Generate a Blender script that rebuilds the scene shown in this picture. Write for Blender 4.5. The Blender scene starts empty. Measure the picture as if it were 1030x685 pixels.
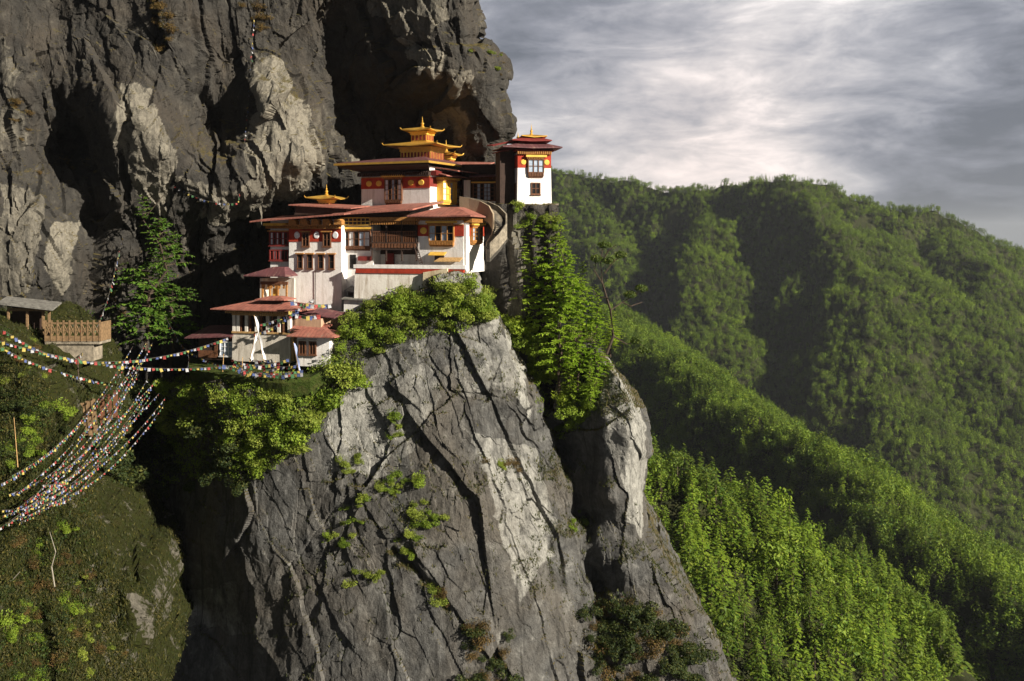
import bpy, math, random
import numpy as np
from mathutils import Vector, Matrix
R = math.radians
HY = 235.0                       # pixel row of the horizon in the 1030 x 685 picture; focal length 1000 px

# ------------------------------------------------------------------ camera, sky, sun, exposure
S = bpy.context.scene
COL = S.collection
cd = bpy.data.cameras.new('camera'); cam = bpy.data.objects.new('camera', cd); COL.objects.link(cam)
cam.location = (0, 0, 0); cam.rotation_euler = (R(90), 0, 0)
cd.sensor_width = 36; cd.lens = 36 * 1000 / 1030.0
cd.shift_y = -(342.5 - HY) / 1030.0
cd.clip_start = 0.5; cd.clip_end = 30000
S.camera = cam
SUN = Vector((0.77, -0.49, 0.40)).normalized()
sd = bpy.data.lights.new('sun', 'SUN'); sd.energy = 5.0; sd.angle = R(0.5); sd.color = (1.0, 0.92, 0.78)
so = bpy.data.objects.new('sun', sd); COL.objects.link(so)
so.rotation_euler = SUN.to_track_quat('Z', 'Y').to_euler()
S.view_settings.view_transform = 'Standard'; S.view_settings.look = 'None'
S.view_settings.gamma = 1; S.view_settings.use_curve_mapping = False
S.view_settings.exposure = 1.0
S.cycles.max_bounces = 5; S.cycles.diffuse_bounces = 3; S.cycles.glossy_bounces = 2
S.cycles.transparent_max_bounces = 8; S.cycles.volume_bounces = 0
S.cycles.use_denoising = True

class NT:
    """small node-tree helper"""
    def __init__(s, tree): s.t = tree; s.t.nodes.clear()
    def n(s, typ, inp=None, **kw):
        nd = s.t.nodes.new(typ)
        for k, v in kw.items(): setattr(nd, k, v)
        for k, v in (inp or {}).items():
            if isinstance(v, bpy.types.NodeSocket): s.t.links.new(v, nd.inputs[k])
            else: nd.inputs[k].default_value = v
        return nd
    def l(s, a, b): s.t.links.new(a, b)
    def math(s, op, a, b=0.0, clamp=False):
        return s.n('ShaderNodeMath', {0: a, 1: b}, operation=op, use_clamp=clamp).outputs[0]
    def mix(s, f, a, b, blend='MIX'):
        nd = s.n('ShaderNodeMix', data_type='RGBA', blend_type=blend)
        for i, v in ((0, f), (6, a), (7, b)):
            if isinstance(v, bpy.types.NodeSocket): s.t.links.new(v, nd.inputs[i])
            else: nd.inputs[i].default_value = v if i == 0 else (*v[:3], 1)
        return nd.outputs[2]
    def ramp(s, f, stops):
        nd = s.n('ShaderNodeValToRGB', {0: f}); r = nd.color_ramp
        while len(r.elements) < len(stops): r.elements.new(0.5)
        for e, (p, c) in zip(r.elements, stops):
            e.position = p; e.color = (*c[:3], 1) if not isinstance(c, (int, float)) else (c, c, c, 1)
        return nd.outputs[0]
    def noise(s, vec, scale, detail=4, rough=0.55, dist=0.0, ntype='FBM'):
        return s.n('ShaderNodeTexNoise', {'Vector': vec, 'Scale': scale, 'Detail': detail, 'Roughness': rough, 'Distortion': dist}).outputs[0]
    def mapping(s, vec, scale=(1, 1, 1), rot=(0, 0, 0), loc=(0, 0, 0)):
        return s.n('ShaderNodeMapping', {'Vector': vec, 'Scale': scale, 'Rotation': rot, 'Location': loc}).outputs[0]

def make_world():
    w = bpy.data.worlds.new('World'); S.world = w; w.use_nodes = True
    T = NT(w.node_tree)
    geo = T.n('ShaderNodeTexCoord').outputs['Generated']      # view direction
    sky = T.n('ShaderNodeTexSky', sky_type='NISHITA', sun_disc=False)
    sky.sun_elevation = math.asin(SUN.z); sky.sun_rotation = math.atan2(SUN.x, SUN.y)
    sep = T.n('ShaderNodeSeparateXYZ', {0: geo})
    x, y, z = sep.outputs
    zz = T.math('ADD', T.math('MAXIMUM', z, 0.0), 0.10)
    cx = T.math('DIVIDE', x, zz); cy = T.math('DIVIDE', y, zz)
    flat = T.n('ShaderNodeCombineXYZ', {0: cx, 1: cy, 2: 0.0}).outputs[0]     # a flat layer of cloud seen in perspective
    n1 = T.noise(T.mapping(geo, (3.2, 3.2, 8.5), loc=(3.1, 1.7, 0.4), rot=(0, R(8), 0)), 1.0, 12, 0.60, 0.35)
    n2 = T.noise(T.mapping(geo, (9, 9, 30), loc=(0.4, 5.2, 2), rot=(0, R(-6), 0)), 1.0, 12, 0.62, 0.5)
    n3 = T.noise(T.mapping(flat, (0.8, 0.5, 1), loc=(1.2, 0.3, 0.9)), 1.0, 10, 0.6, 0.4)
    def lobe(px, py, k):      # soft glow around one direction of the sky
        d = Vector(((px - 515) / 1000, 1, (HY - py) / 1000)).normalized()
        dt = T.n('ShaderNodeVectorMath', {0: geo, 1: tuple(d)}, operation='DOT_PRODUCT').outputs['Value']
        return T.math('POWER', T.math('MAXIMUM', dt, 0.0), k)
    b = T.math('MULTIPLY', lobe(690, 110, 30), 0.10)
    b = T.math('ADD', b, T.math('MULTIPLY', lobe(800, -5, 200), 0.30))
    b = T.math('ADD', b, T.math('MULTIPLY', lobe(620, 170, 40), 0.18))
    b = T.math('ADD', b, T.math('MULTIPLY', lobe(770, 155, 350), 0.15))
    b = T.math('SUBTRACT', b, T.math('MULTIPLY', lobe(1010, 190, 60), 0.16))
    b = T.math('SUBTRACT', b, T.math('MULTIPLY', lobe(940, 40, 90), 0.16))
    b = T.math('SUBTRACT', b, T.math('MULTIPLY', lobe(540, 40, 250), 0.26))
    v = T.math('ADD', T.math('MULTIPLY', n1, 0.60), T.math('MULTIPLY', n2, 0.40))
    v = T.math('ADD', T.math('MULTIPLY', T.math('SUBTRACT', v, 0.5), 2.4), 0.27)
    v = T.math('ADD', v, T.math('MULTIPLY', T.math('SUBTRACT', n3, 0.5), 0.35))
    v = T.math('ADD', v, b)
    col = T.ramp(v, [(0.0, (0.13, 0.14, 0.165)), (0.22, (0.22, 0.23, 0.265)), (0.42, (0.36, 0.365, 0.395)),
                     (0.62, (0.56, 0.55, 0.56)), (0.80, (0.83, 0.80, 0.79)), (1.0, (1.0, 0.985, 0.97))])
    warm = T.math('MULTIPLY', lobe(700, 170, 60), T.math('MULTIPLY', v, 0.5))
    col = T.mix(warm, col, (1.0, 0.76, 0.66), 'MULTIPLY')
    # the bright break in the cloud is ahead of the camera; overcast gets dark overhead and behind
    ahead = T.n('ShaderNodeMapRange', {0: y, 1: -0.1, 2: 0.75, 3: 0.26, 4: 1.0}).outputs[0]
    ahead = T.math('MULTIPLY', ahead, T.n('ShaderNodeMapRange', {0: z, 1: 0.25, 2: 0.46, 3: 1.0, 4: 0.16}).outputs[0])
    col = T.mix(1.0, col, ahead, 'MULTIPLY')
    bg1 = T.n('ShaderNodeBackground', {'Color': sky.outputs[0], 'Strength': 0.05})
    bg2 = T.n('ShaderNodeBackground', {'Color': col, 'Strength': 0.70})
    cover = T.n('ShaderNodeMapRange', {0: y, 1: -0.3, 2: 0.5, 3: 0.88, 4: 0.97}).outputs[0]
    ms = T.n('ShaderNodeMixShader', {0: cover, 1: bg1.outputs[0], 2: bg2.outputs[0]})
    out = T.n('ShaderNodeOutputWorld'); T.l(ms.outputs[0], out.inputs[0])
make_world()

# ------------------------------------------------------------------ helpers: objects
def P(px, py, Y): return Vector(((px - 515) * Y / 1000, Y, (HY - py) * Y / 1000))
def tag(o, label=None, cat=None, group=None, kind=None):
    for k, v in (('label', label), ('category', cat), ('group', group), ('kind', kind)):
        if v: o[k] = v
    return o
def empty(name, loc=(0, 0, 0), rz=0.0, label=None, cat=None, group=None):
    o = bpy.data.objects.new(name, None); o.location = loc; o.rotation_euler = (0, 0, rz)
    o.empty_display_size = 0.3
    COL.objects.link(o); return tag(o, label, cat, group)
def link(name, me, parent=None):
    o = bpy.data.objects.new(name, me); COL.objects.link(o)
    if parent: o.parent = parent
    return o
def np_mesh(name, V, Fq, mats, smooth=False, midx=None, attrs=None):
    """mesh from arrays: V (n,3); Fq (m,k) all faces with k corners"""
    me = bpy.data.meshes.new(name); V = np.asarray(V, np.float32); Fq = np.asarray(Fq, np.int32)
    m, k = Fq.shape
    me.vertices.add(len(V)); me.vertices.foreach_set('co', V.ravel())
    me.loops.add(m * k); me.loops.foreach_set('vertex_index', Fq.ravel())
    me.polygons.add(m); me.polygons.foreach_set('loop_start', np.arange(0, m * k, k, dtype=np.int32))
    me.polygons.foreach_set('use_smooth', np.full(m, smooth))
    if midx is not None: me.polygons.foreach_set('material_index', np.asarray(midx, np.int32))
    for mt in (mats if isinstance(mats, (list, tuple)) else [mats]): me.materials.append(mt)
    for an, av in (attrs or {}).items():
        a = me.attributes.new(an, 'FLOAT', 'POINT'); a.data.foreach_set('value', np.asarray(av, np.float32).ravel())
    me.update(calc_edges=True); me.validate()
    return me
def grid_faces(nr, nc):
    i = np.arange(nr - 1)[:, None] * nc + np.arange(nc - 1)[None, :]
    return np.stack([i, i + nc, i + nc + 1, i + 1], -1).reshape(-1, 4)

# ------------------------------------------------------------------ helpers: noise in numpy
def _h(ix, iy, iz, seed):
    h = (ix.astype(np.int64) * 374761393 + iy.astype(np.int64) * 668265263 + iz.astype(np.int64) * 2147483647 + seed * 974634777) & 0xFFFFFFFF
    h = ((h ^ (h >> 13)) * 1274126177) & 0xFFFFFFFF
    h = ((h ^ (h >> 16)) * 2246822519) & 0xFFFFFFFF
    return ((h ^ (h >> 15)) & 0xFFFFFF) / float(0xFFFFFF)
def vnoise(x, y, z, seed=0):
    x0, y0, z0 = np.floor(x), np.floor(y), np.floor(z)
    f = [a - b for a, b in ((x, x0), (y, y0), (z, z0))]
    u, v, w = [t * t * t * (t * (6 * t - 15) + 10) for t in f]
    r = 0
    for dx in (0, 1):
        for dy in (0, 1):
            for dz in (0, 1):
                r = r + (u if dx else 1 - u) * (v if dy else 1 - v) * (w if dz else 1 - w) * _h(x0 + dx, y0 + dy, z0 + dz, seed)
    return r * 2 - 1
def fbm(x, y, z, oct=4, seed=0, gain=0.5):
    r = 0; a = 1.0; s = 0
    for k in range(oct):
        r = r + a * vnoise(x * 2 ** k + 17.3 * k, y * 2 ** k + 5.1 * k, z * 2 ** k, seed + k); s += a; a *= gain
    return r / s
def facets(a, b, seed=0, jit=0.95, slope=1.0, off=0.35):
    """broken-rock pattern: every Voronoi cell is its own tilted plane; also returns distance to the nearest cell border"""
    a0, b0 = np.floor(a), np.floor(b)
    best = np.full(a.shape, 9e9); sec = np.full(a.shape, 9e9); val = np.zeros(a.shape)
    zz = np.zeros_like(a0)
    for i in (-1, 0, 1):
        for j in (-1, 0, 1):
            ca, cb = a0 + i, b0 + j
            pa = ca + 0.5 + jit * (_h(ca, cb, zz, seed) - 0.5); pb = cb + 0.5 + jit * (_h(ca, cb, zz, seed + 1) - 0.5)
            d = (a - pa) ** 2 + (b - pb) ** 2
            v = (a - pa) * (_h(ca, cb, zz, seed + 2) * 2 - 1) * slope + (b - pb) * (_h(ca, cb, zz, seed + 3) * 2 - 1) * slope + (_h(ca, cb, zz, seed + 4) * 2 - 1) * off
            nb = d < best
            sec = np.where(nb, best, np.minimum(sec, d)); val = np.where(nb, v, val); best = np.where(nb, d, best)
    return val, np.sqrt(sec) - np.sqrt(best)
def rbf(pts, gx, gy):
    p = np.array(pts, float); n = len(p)
    d = np.hypot(p[:, None, 0] - p[None, :, 0], p[:, None, 1] - p[None, :, 1])
    A = np.zeros((n + 3, n + 3)); A[:n, :n] = d; A[:n, n] = 1; A[:n, n + 1:] = p[:, :2] / 100; A[n, :n] = 1; A[n + 1:, :n] = p[:, :2].T / 100
    c = np.linalg.solve(A, np.concatenate([p[:, 2], np.zeros(3)]))
    r = c[n] + c[n + 1] * gx / 100 + c[n + 2] * gy / 100
    for i in range(n): r = r + c[i] * np.hypot(gx - p[i, 0], gy - p[i, 1])
    return r
def poly_sd(gx, gy, line):
    """distance to a polyline and the side (+1 = left of its direction on screen)"""
    best = np.full(gx.shape, 9e9); side = np.zeros(gx.shape)
    for (x0, y0), (x1, y1) in zip(line[:-1], line[1:]):
        dx, dy = x1 - x0, y1 - y0; L = dx * dx + dy * dy
        t = np.clip(((gx - x0) * dx + (gy - y0) * dy) / L, 0, 1)
        d = np.hypot(gx - x0 - t * dx, gy - y0 - t * dy)
        s = np.sign((gx - x0) * dy - (gy - y0) * dx)
        m = d < best; best = np.where(m, d, best); side = np.where(m, s, side)
    return best, side
def inside(px, py, poly):
    c = np.zeros(np.shape(px), bool); n = len(poly)
    for i in range(n):
        x0, y0 = poly[i]; x1, y1 = poly[(i + 1) % n]
        if y0 == y1: continue
        m = ((py > y0) != (py > y1)) & (px < (x1 - x0) * (py - y0) / (y1 - y0) + x0)
        c ^= m
    return c

# ------------------------------------------------------------------ materials
MATS = {}
def simple(name, col, rough=0.7, metal=0.0, var=0.15, scale=1.5, bump=0.0, spec=0.3, col2=None):
    m = bpy.data.materials.new(name); m.use_nodes = True; T = NT(m.node_tree)
    co = T.n('ShaderNodeTexCoord').outputs['Object']
    n = T.noise(co, scale, 6, 0.65)
    f = T.n('ShaderNodeMapRange', {0: n, 1: 0.35, 2: 0.7}).outputs[0]
    c2 = col2 or tuple(c * (1 - var * 2.2) for c in col)
    c = T.mix(f, col, c2)
    b = T.n('ShaderNodeBsdfPrincipled', {'Base Color': c, 'Roughness': rough, 'Metallic': metal, 'Specular IOR Level': spec})
    if bump:
        nn = T.noise(co, scale * 5, 5, 0.7)
        T.l(T.n('ShaderNodeBump', {'Height': nn, 'Strength': bump, 'Distance': 0.1}).outputs[0], b.inputs['Normal'])
    o = T.n('ShaderNodeOutputMaterial'); T.l(b.outputs[0], o.inputs[0])
    MATS[name] = m; return m
def wall_mat(name, base, stain, amount=0.5):
    m = bpy.data.materials.new(name); m.use_nodes = True; T = NT(m.node_tree)
    co = T.n('ShaderNodeTexCoord').outputs['Object']
    streak = T.noise(T.mapping(co, (1.6, 1.6, 0.22)), 1.0, 6, 0.7, 0.4)
    blot = T.noise(co, 0.5, 6, 0.7, 0.3)
    f = T.math('MULTIPLY', T.n('ShaderNodeMapRange', {0: streak, 1: 0.47, 2: 0.75}).outputs[0], amount)
    g = T.math('MULTIPLY', T.n('ShaderNodeMapRange', {0: blot, 1: 0.52, 2: 0.7}).outputs[0], amount * 0.7)
    c = T.mix(T.math('MAXIMUM', f, g), base, stain)
    b = T.n('ShaderNodeBsdfPrincipled', {'Base Color': c, 'Roughness': 0.9, 'Specular IOR Level': 0.15})
    T.l(T.n('ShaderNodeBump', {'Height': T.noise(co, 3.0, 6, 0.7), 'Strength': 0.35, 'Distance': 0.12}).outputs[0], b.inputs['Normal'])
    o = T.n('ShaderNodeOutputMaterial'); T.l(b.outputs[0], o.inputs[0])
    MATS[name] = m; return m
WHITE = wall_mat('whitewash', (0.82, 0.79, 0.77), (0.40, 0.35, 0.29), 0.6)
STAINW = wall_mat('stained_whitewash', (0.78, 0.74, 0.68), (0.30, 0.22, 0.14), 0.9)
DIRTY = wall_mat('weathered_whitewash', (0.62, 0.57, 0.50), (0.25, 0.21, 0.16), 0.8)
RED = simple('red_ochre', (0.42, 0.045, 0.02), 0.8, var=0.2)
MAROON = simple('maroon_paint', (0.22, 0.03, 0.025), 0.75, var=0.2)
GOLD = simple('gilded_metal', (0.85, 0.50, 0.09), 0.38, 0.55, 0.15, spec=0.5)
GOLDP = simple('yellow_paint', (0.80, 0.48, 0.08), 0.6, var=0.12)
WOODO = simple('orange_timber', (0.48, 0.22, 0.06), 0.7, var=0.25, scale=4)
WOODT = simple('tan_timber', (0.55, 0.34, 0.14), 0.75, var=0.25, scale=4)
WOODB = simple('brown_timber', (0.17, 0.072, 0.035), 0.75, var=0.25, scale=4)
WOODD = simple('dark_timber', (0.055, 0.032, 0.024), 0.8, var=0.25, scale=4)
DARK = simple('dark_opening', (0.012, 0.010, 0.010), 0.9, var=0.1)  # near-black paint stands for the shade inside openings; also colours hair
PANE = simple('window_pane', (0.42, 0.50, 0.62), 0.25, spec=0.6, var=0.2, scale=3)
PANEW = simple('white_shutter', (0.78, 0.78, 0.80), 0.6, var=0.1)
ROOFR = simple('red_roof_sheet', (0.46, 0.16, 0.115), 0.55, var=0.25, scale=0.8, bump=0.2, col2=(0.24, 0.075, 0.06))
ROOFP = simple('purple_roof_sheet', (0.13, 0.05, 0.06), 0.55, var=0.3, scale=0.8, bump=0.2)
ROOFG = simple('grey_roof_sheet', (0.13, 0.13, 0.13), 0.6, var=0.3, scale=1.0)
ROOFK = simple('grey_shingle', (0.22, 0.21, 0.19), 0.8, var=0.3, scale=2, bump=0.6)
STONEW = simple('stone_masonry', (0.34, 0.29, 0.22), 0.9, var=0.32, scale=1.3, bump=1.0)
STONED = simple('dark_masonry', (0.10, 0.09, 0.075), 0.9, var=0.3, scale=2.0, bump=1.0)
BARK = simple('bark', (0.085, 0.06, 0.042), 0.9, var=0.3, scale=6, bump=0.6)
ROPE = simple('rope', (0.10, 0.09, 0.08), 0.9)
FLAGM = [simple('flag_' + n, c, 0.8, var=0.1) for n, c in (('blue', (0.08, 0.11, 0.26)), ('white', (0.40, 0.40, 0.42)), ('red', (0.32, 0.05, 0.045)), ('green', (0.06, 0.16, 0.07)), ('yellow', (0.45, 0.35, 0.09)))]
def seamed(name, col, col2):
    m = bpy.data.materials.new(name); m.use_nodes = True; T = NT(m.node_tree); co = T.n('ShaderNodeTexCoord').outputs['Object']
    w = T.n('ShaderNodeTexWave', {'Vector': co, 'Scale': 0.55, 'Distortion': 0.3, 'Detail': 1}, bands_direction='X').outputs[1]
    f = T.n('ShaderNodeMapRange', {0: T.noise(co, 0.9, 8, 0.7, 0.4), 1: 0.38, 2: 0.66}).outputs[0]
    c = T.mix(f, col, col2); c = T.mix(T.n('ShaderNodeMapRange', {0: T.noise(T.mapping(co, (3, .4, 1)), 1.0, 6, .7), 1: .55, 2: .75}).outputs[0], c, (0.30, 0.20, 0.15))
    c = T.mix(T.n('ShaderNodeMapRange', {0: w, 1: 0.0, 2: 0.15, 3: 0.35, 4: 0.0}).outputs[0], c, (0.06, 0.025, 0.02))
    b = T.n('ShaderNodeBsdfPrincipled', {'Base Color': c, 'Roughness': 0.6, 'Specular IOR Level': 0.3})
    T.l(T.n('ShaderNodeBump', {'Height': w, 'Strength': 0.25, 'Distance': 0.03}).outputs[0], b.inputs['Normal'])
    T.l(b.outputs[0], T.n('ShaderNodeOutputMaterial').inputs[0]); return m
ROOFR = seamed('red_seamed_roof', (0.40, 0.15, 0.11), (0.19, 0.075, 0.06)); ROOFP = seamed('purple_seamed_roof', (0.15, 0.055, 0.06), (0.08, 0.035, 0.04))
WEATH = simple('weathered_timber', (0.26, 0.165, 0.085), 0.8, var=0.3, scale=3)
SKIN = simple('skin', (0.32, 0.17, 0.10), 0.6)

def rock_mat(name, dark, mid, pale, warm, streak=0.6):
    m = bpy.data.materials.new(name); m.use_nodes = True; T = NT(m.node_tree)
    co = T.n('ShaderNodeTexCoord').outputs['Object']
    att = T.n('ShaderNodeAttribute', attribute_name='pale').outputs['Fac']
    crk = T.n('ShaderNodeAttribute', attribute_name='crack').outputs['Fac']
    big = T.noise(co, 0.07, 6, 0.6, 0.6)
    med = T.noise(co, 0.45, 8, 0.68, 0.4)
    c = T.mix(T.n('ShaderNodeMapRange', {0: med, 1: 0.38, 2: 0.66}).outputs[0], dark, mid)
    c = T.mix(T.math('MULTIPLY', T.n('ShaderNodeMapRange', {0: big, 1: 0.45, 2: 0.62}).outputs[0], 0.6), c, warm)
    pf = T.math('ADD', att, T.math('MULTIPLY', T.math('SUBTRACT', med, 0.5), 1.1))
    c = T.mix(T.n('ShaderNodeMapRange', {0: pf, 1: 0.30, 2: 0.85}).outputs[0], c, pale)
    st = T.noise(T.mapping(co, (0.75, 0.75, 0.045)), 1.0, 7, 0.7, 0.7)
    sf = T.math('MULTIPLY', T.n('ShaderNodeMapRange', {0: st, 1: 0.52, 2: 0.66}).outputs[0], streak)
    c = T.mix(sf, c, (0.035, 0.033, 0.030))
    fine = T.noise(co, 2.6, 8, 0.72)
    c = T.mix(T.n('ShaderNodeMapRange', {0: fine, 1: 0.30, 2: 0.70, 3: 0.55, 4: 0.0}).outputs[0], c, (0.03, 0.028, 0.025))
    c = T.mix(T.math('MULTIPLY', crk, 0.12), c, (0.02, 0.019, 0.017))
    # dry grass and moss settle on anything flat enough
    nz = T.n('ShaderNodeSeparateXYZ', {0: T.n('ShaderNodeNewGeometry').outputs['Normal']}).outputs[2]
    gn = T.math('ADD', nz, T.math('MULTIPLY', T.math('SUBTRACT', T.noise(co, 0.6, 6, 0.7), 0.5), 1.2))
    gr = T.mix(T.noise(co, 1.3, 4), (0.045, 0.055, 0.012), (0.14, 0.09, 0.03))
    c = T.mix(T.math('MULTIPLY', T.n('ShaderNodeMapRange', {0: gn, 1: 0.62, 2: 0.85}).outputs[0], 0.85), c, gr)
    b = T.n('ShaderNodeBsdfPrincipled', {'Base Color': c, 'Roughness': 0.88, 'Specular IOR Level': 0.25})
    h = T.math('ADD', T.math('ADD', T.math('MULTIPLY', T.noise(co, 0.9, 12, 0.74), 1.0), T.math('MULTIPLY', T.noise(T.mapping(co, (1, 1, .45), rot=(0, R(18), 0)), 3.4, 8, 0.75, .3), 0.32)),
               T.math('MULTIPLY', T.n('ShaderNodeTexVoronoi', {'Vector': T.mapping(co, (1.0, 1.0, 0.55)), 'Scale': 0.8}, feature='F1').outputs[0], 0.35))
    T.l(T.n('ShaderNodeBump', {'Height': h, 'Strength': 1.0, 'Distance': 0.55}).outputs[0], b.inputs['Normal'])
    o = T.n('ShaderNodeOutputMaterial'); T.l(b.outputs[0], o.inputs[0]); return m
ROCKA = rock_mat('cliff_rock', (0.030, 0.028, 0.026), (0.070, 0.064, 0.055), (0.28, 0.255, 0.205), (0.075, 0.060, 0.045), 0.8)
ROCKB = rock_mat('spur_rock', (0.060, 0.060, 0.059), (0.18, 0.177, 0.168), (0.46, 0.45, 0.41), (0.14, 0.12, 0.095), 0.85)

def ground_mat(name, a, b_, c_, rock=(0.2, 0.18, 0.15)):
    m = bpy.data.materials.new(name); m.use_nodes = True; T = NT(m.node_tree)
    co = T.n('ShaderNodeTexCoord').outputs['Object']
    c = T.mix(T.noise(co, 0.25, 6, 0.65), a, b_)
    c = T.mix(T.n('ShaderNodeMapRange', {0: T.noise(co, 0.9, 6, 0.7), 1: 0.45, 2: 0.7}).outputs[0], c, c_)
    bs = T.n('ShaderNodeBsdfPrincipled', {'Base Color': c, 'Roughness': 0.95, 'Specular IOR Level': 0.1})
    T.l(T.n('ShaderNodeBump', {'Height': T.noise(co, 2.0, 8, 0.75), 'Strength': 1.0, 'Distance': 0.5}).outputs[0], bs.inputs['Normal'])
    o = T.n('ShaderNodeOutputMaterial'); T.l(bs.outputs[0], o.inputs[0]); return m
TURF = ground_mat('dry_turf', (0.03, 0.055, 0.010), (0.06, 0.085, 0.015), (0.08, 0.08, 0.025))
FLOOR = ground_mat('forest_floor', (0.020, 0.028, 0.010), (0.035, 0.04, 0.015), (0.05, 0.045, 0.02))

def leaf_mat(name, lo, hi, trans=0.35, hue=0.25, patch=None):
    m = bpy.data.materials.new(name); m.use_nodes = True; T = NT(m.node_tree)
    oi = T.n('ShaderNodeObjectInfo'); g = T.n('ShaderNodeNewGeometry')
    rnd = T.math('ADD', T.math('MULTIPLY', oi.outputs['Random'], 0.55), T.math('MULTIPLY', g.outputs['Random Per Island'], 0.45))
    c = T.mix(rnd, lo, hi)
    if patch:      # stands of a darker species, mixed tree by tree
        pn = T.math('ADD', T.noise(oi.outputs['Location'], 0.022, 4, 0.6), T.math('MULTIPLY', T.math('SUBTRACT', oi.outputs['Random'], 0.5), 0.30))
        c = T.mix(T.n('ShaderNodeMapRange', {0: pn, 1: 0.46, 2: 0.60, 3: 0.0, 4: 0.65}).outputs[0], c, patch)
    yel = T.math('MULTIPLY', T.math('POWER', g.outputs['Random Per Island'], 4.0), hue)
    c = T.mix(yel, c, (0.30, 0.24, 0.04))
    d = T.n('ShaderNodeBsdfPrincipled', {'Base Color': c, 'Roughness': 0.65, 'Specular IOR Level': 0.25})
    t = T.n('ShaderNodeBsdfTranslucent', {'Color': T.mix(0.5, c, (0.20, 0.30, 0.02))})
    ms = T.n('ShaderNodeMixShader', {0: trans, 1: d.outputs[0], 2: t.outputs[0]})
    o = T.n('ShaderNodeOutputMaterial'); T.l(ms.outputs[0], o.inputs[0]); return m
LEAF_BUSH = leaf_mat('bush_leaf', (0.07, 0.13, 0.012), (0.26, 0.36, 0.035))
LEAF_LIME = leaf_mat('lime_bush_leaf', (0.16, 0.26, 0.02), (0.40, 0.50, 0.05), 0.4)
LEAF_PALE = leaf_mat('pale_bush_leaf', (0.11, 0.16, 0.02), (0.32, 0.38, 0.06))
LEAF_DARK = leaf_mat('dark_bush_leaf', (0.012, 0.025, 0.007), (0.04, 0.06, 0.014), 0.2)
LEAF_DRY = leaf_mat('dry_scrub', (0.06, 0.035, 0.014), (0.15, 0.09, 0.03), 0.2)
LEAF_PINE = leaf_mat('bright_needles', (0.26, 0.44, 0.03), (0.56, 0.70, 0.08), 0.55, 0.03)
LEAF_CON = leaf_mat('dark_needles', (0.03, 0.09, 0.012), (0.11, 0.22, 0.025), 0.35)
LEAF_FOR = leaf_mat('forest_foliage', (0.03, 0.085, 0.010), (0.30, 0.42, 0.030), 0.3, 0.3, patch=(0.014, 0.035, 0.010))

# ================================================================== CLIFFS
SHEETS = {}
def lerp_table(tab, v):
    a = np.array(tab, float); return np.interp(v, a[:, 0], a[:, 1])
def normals_of(Pn):
    du = np.gradient(Pn, axis=1); dv = np.gradient(Pn, axis=0)
    n = np.cross(dv, du); n /= (np.linalg.norm(n, axis=-1, keepdims=True) + 1e-9)
    return n
def finish_sheet(name, Pn, GX, GY, mat, pales, cracks, amp, seed, label_kind='structure'):
    """displace a gridded rock face along its normals with broken-rock relief and link it"""
    N = normals_of(Pn)
    if N[..., 1].mean() > 0: N = -N
    x, y, z = Pn[..., 0], Pn[..., 1], Pn[..., 2]
    wx = 1.1 * fbm(x / 9, y / 9, z / 9, 4, seed + 50); wz = 1.1 * fbm(x / 9 + 40, y / 9, z / 9, 4, seed + 60)
    a = x + 0.55 * y + wx + 0.22 * z; b = z + wz - 0.25 * x
    h1, e1 = facets(a / 8, b / 24, seed, slope=1.4, off=0.14)
    h2, e2 = facets(a / 3.4 + 9, b / 9, seed + 10, slope=1.25, off=0.20)
    h3, e3 = facets((a + 0.3 * wx) / 1.3 + 3, b / 2.6, seed + 20, slope=1.0, off=0.4)
    rg = 1 - np.abs(fbm(x / 6 + z / 40, y / 6, z / 16, 4, seed + 5)) * 2
    rel = fbm(x / 18, y / 18, z / 18, 2, seed + 77)
    loc = 0.45 + 0.9 * np.clip(rel + 0.5, 0, 1)
    h = amp * (1.15 * h1 + loc * (0.5 * h2 + 0.3 * h3) + 0.55 * rg + 0.28 * fbm(x / 1.6, y / 1.6, z / 2.4, 5, seed + 31, 0.6))
    crack = np.clip(1 - e2 / 0.025, 0, 1) * 0.5 + np.clip(1 - e1 / 0.015, 0, 1) * 0.7
    crack *= np.clip(0.5 + 1.6 * fbm(x / 7, y / 7, z / 7, 3, seed + 88), 0, 1)
    h = h - amp * 0.25 * crack
    for line, A, w, two in cracks:
        wpx = GX + 5 * fbm(GX / 22, GY / 22, GX * 0, 3, seed + 3); wpy = GY + 5 * fbm(GX / 22 + 9, GY / 22, GX * 0, 3, seed + 4)
        d, sd_ = poly_sd(wpx, wpy, line)
        A = A * np.clip(0.75 + 1.3 * fbm(GX / 40, GY / 40, GX * 0, 3, seed + int(line[0][0])), 0, 1.3)
        if two: h = h + 0.25 * A * sd_ * np.exp(-d / w)
        else: h = h - 0.8 * A * np.exp(-(d / w) ** 2); crack = np.maximum(crack, 0.5 * np.exp(-(d / (w * 0.5)) ** 2))
    Q = Pn + N * h[..., None]
    wpx = GX + 9 * fbm(GX / 26, GY / 26, GX * 0, 4, seed + 13); wpy = GY + 9 * fbm(GX / 26 + 9, GY / 26, GX * 0, 4, seed + 14)
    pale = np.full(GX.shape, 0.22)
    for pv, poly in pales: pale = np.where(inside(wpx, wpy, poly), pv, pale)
    nr, nc = GX.shape
    me = np_mesh(name, Q.reshape(-1, 3), grid_faces(nr, nc)[:, ::-1], mat, False, attrs={'pale': pale, 'crack': np.clip(crack, 0, 1)})
    o = link(name, me); tag(o, kind=label_kind)
    QY = np.maximum(Q[..., 1], 1)
    SHEETS[name] = (Q, 515 + Q[..., 0] / QY * 1000, HY - Q[..., 2] / QY * 1000, normals_of(Q) * (-1 if normals_of(Q)[..., 1].mean() > 0 else 1), np.isfinite(GX))
    return o
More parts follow.
